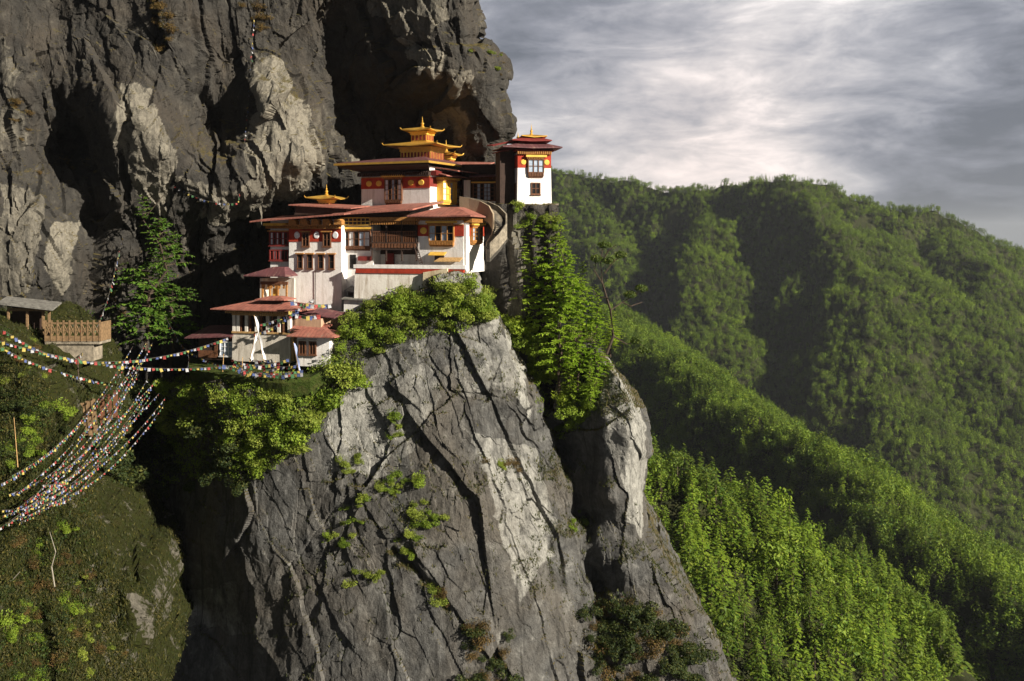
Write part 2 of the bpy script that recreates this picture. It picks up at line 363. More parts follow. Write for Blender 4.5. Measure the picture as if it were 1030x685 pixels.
def surf(name, px, py):
    """the nearest (camera-side) point of a rock face seen at a pixel"""
    Q, X, Y, N, _ = SHEETS[name]
    d = (X - px) ** 2 + (Y - py) ** 2 + 0.02 * (Q[..., 1] - 100)
    i = np.unravel_index(np.argmin(d), d.shape)
    return Vector(Q[i].tolist()), Vector(N[i].tolist())
def pos(GX, GY, Y): return np.stack([(GX - 515) * Y / 1000, Y, (HY - GY) * Y / 1000], -1)

# ---- the great overhanging wall behind the monastery
A_EDGE = [(-260, 470), (-70, 474), (0, 480), (20, 481), (38, 482), (44, 490), (60, 503), (75, 508), (95, 503), (105, 508), (120, 513), (135, 512), (145, 506), (190, 500), (215, 505), (400, 520), (710, 520)]
A_PTS = [(-160, -260, 156), (100, -260, 156), (300, -260, 160), (470, -260, 160), (-120, -70, 150), (0, -70, 150), (100, -70, 150), (200, -70, 150), (300, -70, 152), (400, -70, 152), (475, -70, 153),
    (0, 20, 146), (60, 20, 152), (120, 30, 149), (180, 10, 147), (200, 60, 150), (225, 60, 155), (250, 20, 153), (300, 0, 155), (340, 20, 159), (400, 10, 151), (440, 15, 149), (475, 15, 152),
    (20, 90, 144), (0, 150, 142), (45, 110, 149), (70, 150, 154), (85, 90, 148), (110, 110, 142), (140, 120, 141), (165, 150, 143), (185, 100, 150), (220, 120, 157), (245, 120, 152),
    (265, 90, 148.5), (290, 110, 147.5), (300, 160, 147), (320, 150, 152), (325, 60, 159), (350, 100, 165), (380, 150, 167), (400, 60, 152), (420, 75, 149), (450, 80, 149), (480, 70, 150), (500, 70, 153),
    (400, 112, 163), (440, 120, 162), (470, 110, 154), (500, 110, 153), (480, 140, 155), (503, 135, 155), (455, 150, 161),
    (0, 220, 140), (30, 200, 142), (50, 270, 141), (72, 250, 144), (95, 220, 153), (120, 200, 147), (140, 220, 151), (110, 290, 157), (165, 195, 149), (200, 205, 148), (235, 190, 148), (262, 195, 149),
    (250, 232, 161), (200, 265, 160), (280, 230, 162), (240, 300, 161), (330, 200, 161), (400, 190, 167), (470, 190, 164), (500, 190, 163),
    (300, 300, 162), (400, 300, 164), (500, 300, 163), (0, 330, 140), (55, 345, 147), (120, 370, 157), (180, 360, 158), (60, 420, 155), (100, 500, 162), (180, 500, 162), (100, 690, 162), (250, 500, 167),
    (400, 500, 172), (250, 690, 167), (500, 690, 172), (0, 690, 150), (-120, 200, 140), (-120, 450, 142), (-120, 690, 145)]
rows = np.concatenate([np.arange(-260, -20, 5), np.arange(-20, 345, 1.15), np.arange(345, 712, 3.0)])
cols = np.linspace(0, 1, 500)
tt = np.concatenate([cols, np.ones(26)]); wr = np.concatenate([np.zeros(500), np.arange(1, 27)])
GY, TT = np.meshgrid(rows, tt, indexing='ij'); WR = np.broadcast_to(wr, GY.shape)
edge = lerp_table(A_EDGE, GY) + 3.0 * fbm(GY / 14, GY * 0, GY * 0, 3, 5)
GX = -150 + TT * (edge + 150)
Yd = rbf(A_PTS, GX, GY)
Yd = Yd + 7 * np.clip((GX - (edge - 16)) / 16, 0, 1) ** 2 + WR ** 1.35 * 0.9
GX = GX - WR * 0.5
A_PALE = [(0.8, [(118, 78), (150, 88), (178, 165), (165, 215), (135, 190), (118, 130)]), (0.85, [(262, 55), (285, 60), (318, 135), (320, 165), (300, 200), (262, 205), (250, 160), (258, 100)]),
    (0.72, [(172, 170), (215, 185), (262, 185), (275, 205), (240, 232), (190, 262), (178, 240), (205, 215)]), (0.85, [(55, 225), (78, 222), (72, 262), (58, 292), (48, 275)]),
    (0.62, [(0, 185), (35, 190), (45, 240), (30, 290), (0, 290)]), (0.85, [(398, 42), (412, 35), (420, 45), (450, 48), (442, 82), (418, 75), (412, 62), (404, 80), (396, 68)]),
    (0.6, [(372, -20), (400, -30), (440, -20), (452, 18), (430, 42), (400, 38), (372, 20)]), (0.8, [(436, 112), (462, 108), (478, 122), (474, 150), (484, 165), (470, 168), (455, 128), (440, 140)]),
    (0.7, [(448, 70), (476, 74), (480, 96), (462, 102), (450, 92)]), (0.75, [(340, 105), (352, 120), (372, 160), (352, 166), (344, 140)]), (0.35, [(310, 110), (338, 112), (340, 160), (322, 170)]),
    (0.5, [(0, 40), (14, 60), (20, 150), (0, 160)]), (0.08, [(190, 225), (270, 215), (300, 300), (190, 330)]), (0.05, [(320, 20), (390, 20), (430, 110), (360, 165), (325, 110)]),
    (0.1, [(20, 40), (60, 20), (120, 190), (130, 260), (95, 330), (90, 190)]), (0.12, [(195, 15), (245, 15), (238, 165), (215, 150)])]  # fresh rock tones; lit faces and shaded hollows are also painted into the colour
A_CR = [([(20, 20), (60, 110), (100, 170), (135, 240)], 1.6, 7, False), ([(195, 20), (200, 90), (225, 150), (240, 160)], 1.2, 5, False), ([(245, 0), (262, 50), (300, 75), (322, 140), (318, 190)], 1.1, 5, True),
    ([(160, 90), (185, 150), (215, 180)], 1.0, 5, True), ([(378, 0), (390, 45), (440, 44), (482, 42)], 0.8, 4, False), ([(412, 40), (414, 62), (404, 82)], 0.7, 3, False), ([(448, 46), (446, 84)], 0.7, 3, False),
    ([(340, 90), (352, 110), (375, 165)], 0.9, 4, True), ([(455, 0), (450, 30)], 0.8, 4, False)]
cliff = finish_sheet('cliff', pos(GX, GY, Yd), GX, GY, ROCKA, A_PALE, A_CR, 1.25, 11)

# ---- the rock spur that carries the monastery
B_TOP = [(100, 402), (150, 396), (200, 388), (250, 382), (300, 379), (325, 370), (345, 352), (365, 318), (385, 304), (425, 297), (440, 288), (455, 281), (474, 276), (486, 279), (497, 298), (510, 322), (530, 352), (548, 400), (562, 425), (575, 398), (590, 362), (605, 348), (622, 350), (640, 380), (650, 410)]
B_RIGHT = [(280, 640), (350, 640), (360, 632), (380, 640), (400, 647), (430, 653), (460, 656), (500, 651), (540, 657), (560, 665), (590, 690), (620, 712), (650, 722), (712, 742)]
B_PTS = [(370, 310, 134), (430, 295, 132.5), (485, 293, 132.5), (470, 280, 133.5), (340, 400, 131), (400, 400, 129.5), (450, 400, 128.5), (500, 400, 128.8), (497, 305, 133.5), (515, 350, 132.2), (520, 400, 129.5), (345, 600, 124), (450, 600, 122.5),
    (540, 600, 124.5), (400, 500, 126.8), (480, 500, 125), (300, 385, 131.5), (300, 430, 129.5), (250, 385, 130), (250, 450, 130.5), (215, 390, 131.5), (200, 400, 134), (200, 440, 137), (150, 400, 144), (150, 440, 150), (100, 410, 157), (255, 530, 130), (205, 540, 136),
    (160, 560, 146), (120, 560, 157), (250, 690, 130), (180, 690, 138), (130, 690, 152), (310, 520, 129), (300, 690, 124), (345, 690, 122), (450, 690, 120), (540, 690, 122), (530, 350, 137), (545, 400, 136), (560, 430, 138.5), (558, 480, 133),
    (575, 540, 131), (588, 600, 130), (602, 690, 129), (575, 460, 138), (590, 520, 136.5), (603, 590, 134), (585, 380, 140), (600, 365, 138), (605, 420, 132.5), (625, 360, 136), (630, 430, 131), (612, 500, 131), (640, 480, 132),
    (625, 570, 130.5), (650, 600, 131), (640, 650, 129), (700, 650, 131), (680, 690, 130), (645, 540, 133)]
fr = np.concatenate([-np.arange(30, 0, -1), np.linspace(0, 1, 400)])
cxs = np.concatenate([np.linspace(0, 1, 560), np.ones(26)]); wr = np.concatenate([np.zeros(560), np.arange(1, 27)])
FR, TT = np.meshgrid(fr, cxs, indexing='ij'); WR = np.broadcast_to(wr, FR.shape)
GX0 = 100 + TT * 560
GTOP = lerp_table(B_TOP, GX0); GY = GTOP + np.clip(FR, 0, 1) * (712 - GTOP)
GX = 100 + TT * (lerp_table(B_RIGHT, GY) + 4 * fbm(GY / 18, GY * 0, GY * 0, 3, 8) - 100)
edge = GX[:, 559:560]
Yd = rbf(B_PTS, GX, GY) + 9 * np.clip((GX - (edge - 22)) / 22, 0, 1) ** 2.2
Pn = pos(GX, GY, Yd)
Pn[..., 1] += WR ** 1.3 * 0.8                                    # the right flank runs straight back
k = np.clip(-FR, 0, 30)
Pn[..., 1] += k * 1.0; Pn[..., 2] += np.clip(k - 0, 0, 30) * np.interp(GX0, [100, 320, 380, 480, 560, 600], [0.02, 0.03, 0.14, 0.14, 0.12, 0.0])
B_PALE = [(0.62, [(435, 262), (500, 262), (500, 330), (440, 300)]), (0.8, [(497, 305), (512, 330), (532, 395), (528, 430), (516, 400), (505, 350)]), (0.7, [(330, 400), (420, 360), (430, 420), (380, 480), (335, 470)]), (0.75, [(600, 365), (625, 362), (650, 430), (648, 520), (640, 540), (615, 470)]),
    (0.0, [(570, 440), (600, 430), (640, 560), (620, 590), (590, 520)]), (0.6, [(470, 430), (540, 450), (560, 560), (520, 600)]), (0.5, [(455, 335), (497, 325), (525, 395), (460, 395)]), (0.5, [(380, 350), (430, 340), (440, 400), (400, 470), (380, 420)]), (0.0, [(160, 470), (240, 470), (260, 620), (160, 640)]), (0.45, [(170, 590), (240, 590), (250, 640), (180, 630)])]  # rock tones, with the sunlit strip and shaded chasm flank painted into the colour
B_CR = [([(455, 330), (452, 395), (505, 398), (532, 440), (560, 480), (592, 590)], 0.9, 5, True), ([(432, 300), (430, 360), (450, 400)], 0.7, 5, True), ([(395, 555), (435, 590), (470, 640)], 0.8, 3, False),
    ([(205, 505), (235, 530), (252, 570), (262, 625), (258, 690)], 1.5, 7, True), ([(340, 360), (345, 430), (335, 520), (320, 620)], 0.9, 7, True), ([(455, 400), (380, 470), (340, 560)], 0.7, 5, True),
    ([(555, 420), (575, 470), (592, 540), (604, 600), (610, 690)], 1.8, 6, False), ([(610, 440), (630, 500), (625, 570)], 0.9, 5, True), ([(500, 300), (518, 340), (534, 395)], 0.8, 5, True), ([(470, 420), (500, 500), (540, 610), (560, 690)], 0.7, 5, True),
    ([(160, 640), (250, 625), (300, 690)], 1.6, 7, True), ([(397, 415), (385, 440)], 0.8, 5, True)]
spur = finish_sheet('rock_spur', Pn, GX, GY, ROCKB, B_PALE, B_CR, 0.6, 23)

# ---- the fluted rock pillar under the watchtower
rows = np.concatenate([-np.arange(16, 0, -1), np.arange(208, 400, 1.3)])
u = np.arange(-22, 75 + 22)
RW, U = np.meshgrid(rows, u, indexing='ij')
GY = np.where(RW < 0, 207.0, RW); GX = 487 + np.clip(U, 0, 74) * 1.0
Yd = rbf([(487, 210, 144), (500, 210, 141.5), (530, 210, 140), (561, 210, 141), (487, 300, 144), (505, 300, 141), (540, 300, 140), (561, 300, 142), (520, 400, 141), (487, 400, 143), (561, 400, 142)], GX, GY)
Pn = pos(GX, GY, Yd)
side = np.maximum(-U, 0) + np.maximum(U - 74, 0)
Pn[..., 1] += side * 0.8 + np.where(RW < 0, -RW * 0.9, 0)
Pn[..., 0] += 0.45 * np.sin(Pn[..., 0] * 2.2) * 0; Pn[..., 1] += 0.55 * np.abs(np.sin(GX / 5.2 + 0.5 * np.sin(GY / 30)))
pillar = finish_sheet('rock_pillar', Pn, GX, GY, ROCKA, [(0.65, [(510, 215), (530, 215), (530, 330), (512, 330)]), (0.0, [(487, 205), (510, 205), (508, 330), (487, 330)])], [], 0.45, 41)  # pale panel; shade on the left part is painted in as darker rock

# ---- the near grassy hillside at the left
C_R = [(300, 40), (335, 62), (380, 70), (400, 68), (440, 60), (480, 84), (520, 84), (545, 100), (575, 122), (590, 142), (610, 150), (640, 152), (660, 148), (712, 158)]
rows = np.concatenate([-np.arange(20, 0, -1), np.arange(0, 1.0001, 1 / 260)]); cs = np.concatenate([np.linspace(0, 1, 190), np.ones(22)]); wr = np.concatenate([np.zeros(190), np.arange(1, 23)])
RW, TT = np.meshgrid(rows, cs, indexing='ij'); WR = np.broadcast_to(wr, RW.shape)
gx0 = -90 + TT * 200
top = lerp_table([(-90, 325), (0, 328), (20, 334), (45, 350), (62, 372), (90, 420), (110, 470)], gx0)
GY = top + np.clip(RW, 0, 1) * (712 - top)
GX = -90 + TT * (lerp_table(C_R, GY) + 90) + 5 * fbm(GY / 16, TT * 3, GY * 0, 3, 3) * TT
Yd = rbf([(-90, 330, 128), (0, 335, 124), (50, 360, 124), (-90, 500, 108), (0, 440, 113), (60, 440, 118), (0, 500, 108), (70, 500, 113), (0, 600, 98), (80, 560, 107), (118, 600, 108.5), (141, 615, 105.5), (128, 640, 107), (0, 700, 90), (-90, 700, 88), (100, 700, 98), (150, 700, 104), (30, 390, 116)], GX, GY)
Yd = Yd + 6 * np.clip((TT - 0.9) / 0.1, 0, 1) ** 2
Pn = pos(GX, GY, Yd); Pn[..., 1] += WR ** 1.2; Pn[..., 0] -= WR * 0.35
k = np.clip(-RW, 0, 20); Pn[..., 1] += k * 1.2; Pn[..., 2] += k * 0.1
def turf_rock():
    m = bpy.data.materials.new('hillside_ground'); m.use_nodes = True; T = NT(m.node_tree)
    co = T.n('ShaderNodeTexCoord').outputs['Object']; att = T.n('ShaderNodeAttribute', attribute_name='pale').outputs['Fac']
    g = T.mix(T.noise(co, 0.35, 6, 0.65), (0.015, 0.024, 0.005), (0.045, 0.036, 0.012))
    g = T.mix(T.n('ShaderNodeMapRange', {0: T.noise(co, 1.4, 7, 0.7), 1: 0.42, 2: 0.7}).outputs[0], g, (0.03, 0.04, 0.008))
    r = T.mix(T.noise(co, 1.2, 8, 0.7), (0.05, 0.045, 0.035), (0.24, 0.22, 0.18))
    c = T.mix(T.n('ShaderNodeMapRange', {0: T.math('ADD', att, T.math('MULTIPLY', T.math('SUBTRACT', T.noise(co, 0.5, 8, .7), 0.5), 2.6)), 1: 0.45, 2: 0.65}).outputs[0], g, r)
    b = T.n('ShaderNodeBsdfPrincipled', {'Base Color': c, 'Roughness': 0.95, 'Specular IOR Level': 0.1})
    T.l(T.n('ShaderNodeBump', {'Height': T.noise(co, 1.6, 9, 0.75), 'Strength': 1.0, 'Distance': 0.6}).outputs[0], b.inputs['Normal'])
    T.l(b.outputs[0], T.n('ShaderNodeOutputMaterial').inputs[0]); return m
hill = finish_sheet('hillside', Pn, GX, GY, turf_rock(), [(0.55, [(132, 595), (150, 604), (155, 640), (142, 645)]), (0.4, [(60, 560), (100, 570), (130, 610), (110, 640), (80, 600)]), (0.6, [(30, 500), (80, 490), (75, 510), (40, 518)]), (0.55, [(100, 640), (140, 655), (130, 700), (95, 700)]), (0.5, [(0, 400), (12, 400), (10, 420), (0, 420)])], [], 0.9, 61)

# ================================================================== MOUNTAINS: a true height field made of ridge lines
def ridge_field(X, Y, ridges, floor):
    Z = np.full(X.shape, float(floor)); 
    for pts, sl, sr, rnd in ridges:      # slopes at the left and the right of the ridge (seen from the camera)
        w = [P(*p) for p in pts]
        for a, b in zip(w[:-1], w[1:]):
            dx, dy = b.x - a.x, b.y - a.y; L = dx * dx + dy * dy
            t = np.clip(((X - a.x) * dx + (Y - a.y) * dy) / L, 0, 1)
            ex, ey = X - a.x - t * dx, Y - a.y - t * dy
            d = np.hypot(ex, ey); right = (dx * ey - dy * ex) * (1 if dy < 0 else -1) > 0
            s = np.where(right, sr, sl)
            z = a.z + t * (b.z - a.z) - s * (np.sqrt(d * d + rnd * rnd) - rnd)
            # smooth maximum
            k = 9.0; m = np.maximum(Z, z); Z = m + k * np.log1p(np.exp(-np.abs(Z - z) / k)) * (0.5 if True else 0)
    return Z
def mountain(name, x0, x1, y0, y1, step, ridges, floor, namp, nsc, seed, mat):
    xs = np.arange(x0, x1 + step, step); ys = np.arange(y0, y1 + step, step)
    Y, X = np.meshgrid(ys, xs, indexing='ij')
    wx = X + nsc * 0.5 * fbm(X / nsc, Y / nsc, X * 0, 3, seed + 9); wy = Y + nsc * 0.5 * fbm(X / nsc + 7, Y / nsc, X * 0, 3, seed + 19)
    Z = ridge_field(wx, wy, ridges, floor)
    Z = Z + namp * (fbm(X / nsc, Y / nsc, X * 0, 5, seed) + 0.4 * (1 - 2 * np.abs(fbm(X / nsc * 1.7, Y / nsc * 1.7, X * 0, 3, seed + 3))))
    V = np.stack([X, Y, Z], -1)
    o = link(name, np_mesh(name, V.reshape(-1, 3), grid_faces(*X.shape), mat, True)); tag(o, kind='structure')
    return o, X, Y, Z, step
RM1 = [([(300, 170, 2150), (430, 168, 2050), (540, 172, 1950), (600, 184, 1850), (640, 189, 1780), (690, 196, 1720), (740, 192, 1660), (770, 185, 1600), (800, 184, 1570), (830, 188, 1560), (850, 198, 1550), (880, 206, 1540), (930, 221, 1520), (970, 236, 1500), (1000, 249, 1490), (1030, 260, 1480), (1120, 300, 1450)], 1.4, 1.4, 24),
    ([(800, 184, 1570), (838, 235, 1400), (850, 300, 1270), (862, 400, 1110), (890, 520, 960), (930, 640, 850)], 1.5, .62, 26),
    ([(715, 194, 1690), (700, 235, 1560), (712, 300, 1420), (735, 380, 1290), (760, 470, 1150)], 1.4, .6, 24),
    ([(560, 177, 1930), (590, 215, 1760), (610, 270, 1600), (640, 340, 1450)], 1.2, .6, 24),
    ([(635, 189, 1800), (650, 215, 1720), (668, 255, 1600)], 1.2, .6, 20),
    ([(930, 221, 1520), (955, 255, 1390), (985, 320, 1260), (1040, 420, 1130), (1120, 540, 980)], 1.5, .6, 22),
    ([(760, 240, 1540), (782, 290, 1430), (800, 380, 1290), (812, 470, 1130)], 1.3, .55, 18)]
M1 = mountain('far_mountain', -500, 1300, 650, 2250, 7, RM1, -560, 13, 70, 7, FLOOR)
RR1 = [([(612, 318, 900), (640, 356, 800), (670, 376, 730), (700, 392, 680), (760, 437, 590), (800, 460, 545), (850, 500, 495), (900, 540, 450), (950, 572, 420), (1000, 606, 395), (1090, 680, 350)], 2.3, .75, 22),
    ([(850, 502, 495), (872, 570, 430), (905, 660, 370)], 1.5, 1.1, 10)]
M2 = mountain('near_ridge', 20, 420, 260, 1000, 3.5, RR1, -420, 5, 30, 17, FLOOR)
RR2 = [([(560, 420, 268), (655, 492, 262), (700, 524, 260), (760, 572, 258), (800, 612, 256), (840, 652, 254), (890, 698, 252), (960, 770, 250)], .9, .9, 4),
    ([(690, 520, 260), (695, 580, 236), (715, 680, 208)], .8, .7, 5), ([(770, 585, 257), (765, 640, 236), (775, 710, 215)], .8, .7, 5)]
M3 = mountain('lower_ridge', 0, 150, 150, 340, 1.8, RR2, -300, 2.2, 14, 27, FLOOR)
V = np.array([[-9000, -300, -560], [14000, -300, -560], [14000, 16000, -560], [-9000, 16000, -560]]); 
tag(link('valley_ground', np_mesh('valley_ground', V, [[0, 1, 2, 3]], FLOOR)), kind='structure')
RM0 = [([(900, 255, 7000), (985, 250, 6500), (1010, 254, 6200), (1060, 262, 6000), (1150, 250, 6500), (1300, 270, 7000)], .6, .6, 60)]
mountain('distant_mountain', 1800, 6500, 4500, 9000, 90, RM0, -700, 60, 700, 37, FLOOR)

# ================================================================== TREE SHAPES
def tri_mesh(name, V, F, mats, midx=None, smooth=False): return np_mesh(name, V, F, mats, smooth, midx)
class TB:
    """collects triangles"""
    def __init__(s): s.v = []; s.f = []; s.m = []; s.n = 0
    def add(s, V, F, m=0):
        V = np.asarray(V, float); F = np.asarray(F, int)
        s.v.append(V); s.f.append(F + s.n); s.m.append(np.full(len(F), m)); s.n += len(V)
    def tube(s, pts, rad, m=0, n=6):
        V = []; F = []
        for i, (p, r) in enumerate(zip(pts, rad)):
            a = Vector(pts[min(i + 1, len(pts) - 1)]) - Vector(pts[max(i - 1, 0)]); q = a.to_track_quat('Z', 'Y')
            for k in range(n):
                t = 2 * math.pi * k / n; V.append(Vector(p) + q @ Vector((math.cos(t) * r, math.sin(t) * r, 0)))
        for i in range(len(pts) - 1):
            for k in range(n):
                a, b = i * n + k, i * n + (k + 1) % n; F += [[a, b, b + n], [a, b + n, a + n]]
        s.add([tuple(v) for v in V], F, m)
    def mesh(s, name, mats, smooth=False): return np_mesh(name, np.concatenate(s.v), np.concatenate(s.f), mats, smooth, np.concatenate(s.m))
def leaf_cloud(rng, centers, radii, n, size, up=0.3):
    """n small leaves (triangles pairs) spread through the shells of several blobs"""
    c = np.array(centers); r = np.array(radii)
    w = r[:, 0] ** 2; idx = rng.choice(len(c), n, p=w / w.sum())
    d = rng.normal(size=(n, 3)); d /= np.linalg.norm(d, axis=1, keepdims=True)
    rr = 0.55 + 0.5 * rng.random(n) ** 0.6
    p = c[idx] + d * r[idx] * rr[:, None]
    nrm = d * 0.7 + rng.normal(size=(n, 3)) * 0.55; nrm[:, 2] += up; nrm /= np.linalg.norm(nrm, axis=1, keepdims=True)
    t = np.cross(nrm, rng.normal(size=(n, 3))); t /= np.linalg.norm(t, axis=1, keepdims=True); b = np.cross(nrm, t)
    s = size * (0.6 + 0.8 * rng.random(n))[:, None]
    V = np.stack([p - t * s, p - b * s * 0.55 + nrm * s * .15, p + t * s, p + b * s * 0.55 + nrm * s * .15], 1).reshape(-1, 3)
    F = np.arange(n)[:, None] * 4; F = np.concatenate([F + [0, 1, 2], F + [0, 2, 3]])
    return V, F
def far_conifer(seed, mats, fat=0.24):
    rng = np.random.default_rng(seed); tb = TB()
    tb.add([(-.02, 0, 0), (.02, -.01, 0), (0, .02, 0), (0, 0, .9)], [[0, 1, 3], [1, 2, 3], [2, 0, 3]], 0)
    nt = 15; C = []; D = []; S_ = []
    for i in range(nt):
        h = 0.10 + 0.88 * i / nt; r = fat * (1 - i / nt) ** 0.9 * (0.75 + 0.5 * rng.random()) + 0.012; m = int(7 + 12 * (1 - i / nt))
        a = rng.random(m) * 6.283; q = r * (.35 + .75 * rng.random(m) ** .7)
        C.append(np.stack([np.cos(a) * q, np.sin(a) * q, h + .05 * (1 - q / r) - .02 + rng.normal(size=m) * .008], 1)); D.append(np.stack([np.cos(a), np.sin(a), -.35 + a * 0], 1)); S_.append(np.full(m, .028 + .11 * r))
    C = np.concatenate(C); D = np.concatenate(D); D /= np.linalg.norm(D, axis=1, keepdims=True); S_ = (np.concatenate(S_) * (.7 + .7 * rng.random(len(C))))[:, None]
    U = np.stack([-D[:, 1], D[:, 0], D[:, 0] * 0], 1); U += rng.normal(size=U.shape) * .25
    V = np.stack([C - D * S_ * .8, C - U * S_ * .55, C + D * S_, C + U * S_ * .55], 1).reshape(-1, 3); F = np.arange(len(C))[:, None] * 4
    tb.add(V, np.concatenate([F + [0, 1, 2], F + [0, 2, 3]]), 1)
    return tb.mesh('forest_conifer', mats)
def far_broad(seed, mats):
    rng = np.random.default_rng(seed); tb = TB()
    tb.tube([(0, 0, 0), (0, 0, .5)], [.03, .02], 0, 4)
    cs = [(rng.normal() * .12, rng.normal() * .12, 0.35 + .5 * rng.random()) for _ in range(7)]
    rs = [(.15 + .08 * rng.random(),) * 3 for _ in cs]
    V, F = leaf_cloud(rng, cs, rs, 190, 0.048); tb.add(V, F, 1)
    return tb.mesh('forest_tree', mats)
FT_MESH = [far_conifer(1, [BARK, LEAF_FOR], .27), far_conifer(2, [BARK, LEAF_FOR], .34), far_conifer(3, [BARK, LEAF_FOR], .19), far_broad(4, [BARK, LEAF_FOR]), far_broad(5, [BARK, LEAF_FOR])]

def scatter(M, n, hmin, hmax, seed, pxr, pyr, dens=None):
    """random points on a height field that the camera can see; returns rows x, y, z, height, facing"""
    o, X, Y, Z, st = M; rng = np.random.default_rng(seed)
    x = rng.uniform(X[0, 0], X[0, -1] - st, n); y = rng.uniform(Y[0, 0], Y[-1, 0] - st, n)
    i = ((y - Y[0, 0]) / st); j = ((x - X[0, 0]) / st); i0 = i.astype(int); j0 = j.astype(int); fi, fj = i - i0, j - j0
    i1 = np.minimum(i0 + 1, Z.shape[0] - 1); j1 = np.minimum(j0 + 1, Z.shape[1] - 1)
    z = (Z[i0, j0] * (1 - fi) * (1 - fj) + Z[i1, j0] * fi * (1 - fj) + Z[i0, j1] * (1 - fi) * fj + Z[i1, j1] * fi * fj)
    gy, gx = np.gradient(Z, st); gxp, gyp = gx[i0, j0], gy[i0, j0]
    nv = np.stack([-gxp, -gyp, np.ones(n)], 1); nv /= np.linalg.norm(nv, axis=1, keepdims=True)
    vd = np.stack([x, y, z], 1); vd /= np.linalg.norm(vd, axis=1, keepdims=True)
    face = -(nv * vd).sum(1)
    px = 515 + x / y * 1000; py = HY - z / y * 1000
    hgt = hmin + (hmax - hmin) * rng.random(n) ** 1.3
    ok = (face > -0.12) & (px > pxr[0]) & (px < pxr[1]) & (py > pyr[0]) & (py < pyr[1]) & (z > Z.min() + 5)
    return np.stack([x, y, z, hgt, rng.random(n) * 6.283, px, py], 1)[ok]
def instance_forest(name, pts, protos, seed):
    """ONE object of many trees: a point cloud that instances the tree meshes"""
    rng = np.random.default_rng(seed); n = len(pts)
    me = bpy.data.meshes.new(name); me.vertices.add(n); me.vertices.foreach_set('co', pts[:, :3].astype(np.float32).ravel())
    for an, tp, av in (('hgt', 'FLOAT', pts[:, 3]), ('rot', 'FLOAT', pts[:, 4]), ('kin', 'INT', rng.choice(len(protos), n, p=np.array([.26, .2, .2, .17, .17])[:len(protos)] / sum([.26, .2, .2, .17, .17][:len(protos)])))):
        a = me.attributes.new(an, tp, 'POINT'); a.data.foreach_set('value', np.asarray(av).astype(np.int32 if tp == 'INT' else np.float32))
    o = link(name, me); tag(o, kind='stuff')
    ng = bpy.data.node_groups.new('scatter_trees', 'GeometryNodeTree')
    ng.interface.new_socket('Geometry', in_out='INPUT', socket_type='NodeSocketGeometry'); ng.interface.new_socket('Geometry', in_out='OUTPUT', socket_type='NodeSocketGeometry')
    T = NT(ng); gi = T.n('NodeGroupInput'); go = T.n('NodeGroupOutput'); jn = T.n('GeometryNodeJoinGeometry')
    def att(nm, dt): return T.n('GeometryNodeInputNamedAttribute', {'Name': nm}, data_type=dt).outputs[0]
    rot = T.n('ShaderNodeCombineXYZ', {2: att('rot', 'FLOAT')}).outputs[0]; h = att('hgt', 'FLOAT'); kin = att('kin', 'INT')
    for i, pr in enumerate(protos):
        oi = T.n('GeometryNodeObjectInfo', transform_space='ORIGINAL'); oi.inputs['Object'].default_value = pr; oi.inputs['As Instance'].default_value = True
        cmp_ = T.n('FunctionNodeCompare', data_type='INT', operation='EQUAL'); T.l(kin, cmp_.inputs[2]); cmp_.inputs[3].default_value = i
        ip = T.n('GeometryNodeInstanceOnPoints'); T.l(gi.outputs[0], ip.inputs['Points']); T.l(oi.outputs['Geometry'], ip.inputs['Instance'])
        T.l(cmp_.outputs[0], ip.inputs['Selection']); T.l(rot, ip.inputs['Rotation']); T.l(h, ip.inputs['Scale']); T.l(ip.outputs[0], jn.inputs[0])
    T.l(jn.outputs[0], go.inputs[0])
    md = o.modifiers.new('scatter', 'NODES'); md.node_group = ng
    return o
p1 = scatter(M1, 112000, 8, 14, 1, (440, 1075), (150, 720))
p2 = scatter(M2, 26000, 7, 13, 2, (560, 1075), (290, 730))
p3 = scatter(M3, 3600, 5, 12.5, 3, (600, 960), (430, 730))
# the 300 that show largest stand as trees of their own
rngI = np.random.default_rng(99)
inframe = (p3[:, 5] > 645) & (p3[:, 5] < 1030) & (p3[:, 6] < 700)
cand = np.where(inframe)[0]; order = cand[np.argsort(-(p3[cand, 3] / p3[cand, 1]))][:290]
own = p3[order]; rest = np.delete(p3, order, axis=0)
FOREST = []
for i, r in enumerate(own):
    kidx = int(rngI.choice(5, p=[.33, .15, .44, .05, .03])); con = kidx < 3
    o = link('forest_conifer' if con else 'forest_tree', FT_MESH[kidx]); o.location = r[:3] - np.array([0, 0, .15]); o.scale = (r[3],) * 3; o.rotation_euler = (0, 0, r[4])
    tag(o, 'small sunlit green conifer in the forest on the lower ridge right of the cliff foot' if con else 'small round leafy tree among conifers on the lower ridge right of the cliff foot',
        'tree', 'conifers on the lower ridge' if con else 'leafy trees on the lower ridge')
    FOREST.append((kidx, o))
PROTO = [next(o for k, o in FOREST if k == j) for j in range(5)]
instance_forest('lower_ridge_forest', rest, PROTO, 5)
instance_forest('near_ridge_forest', p2, PROTO, 6)
instance_forest('far_mountain_forest', p1, PROTO, 7)
print('forest', len(p1), len(p2), len(rest), len(own))

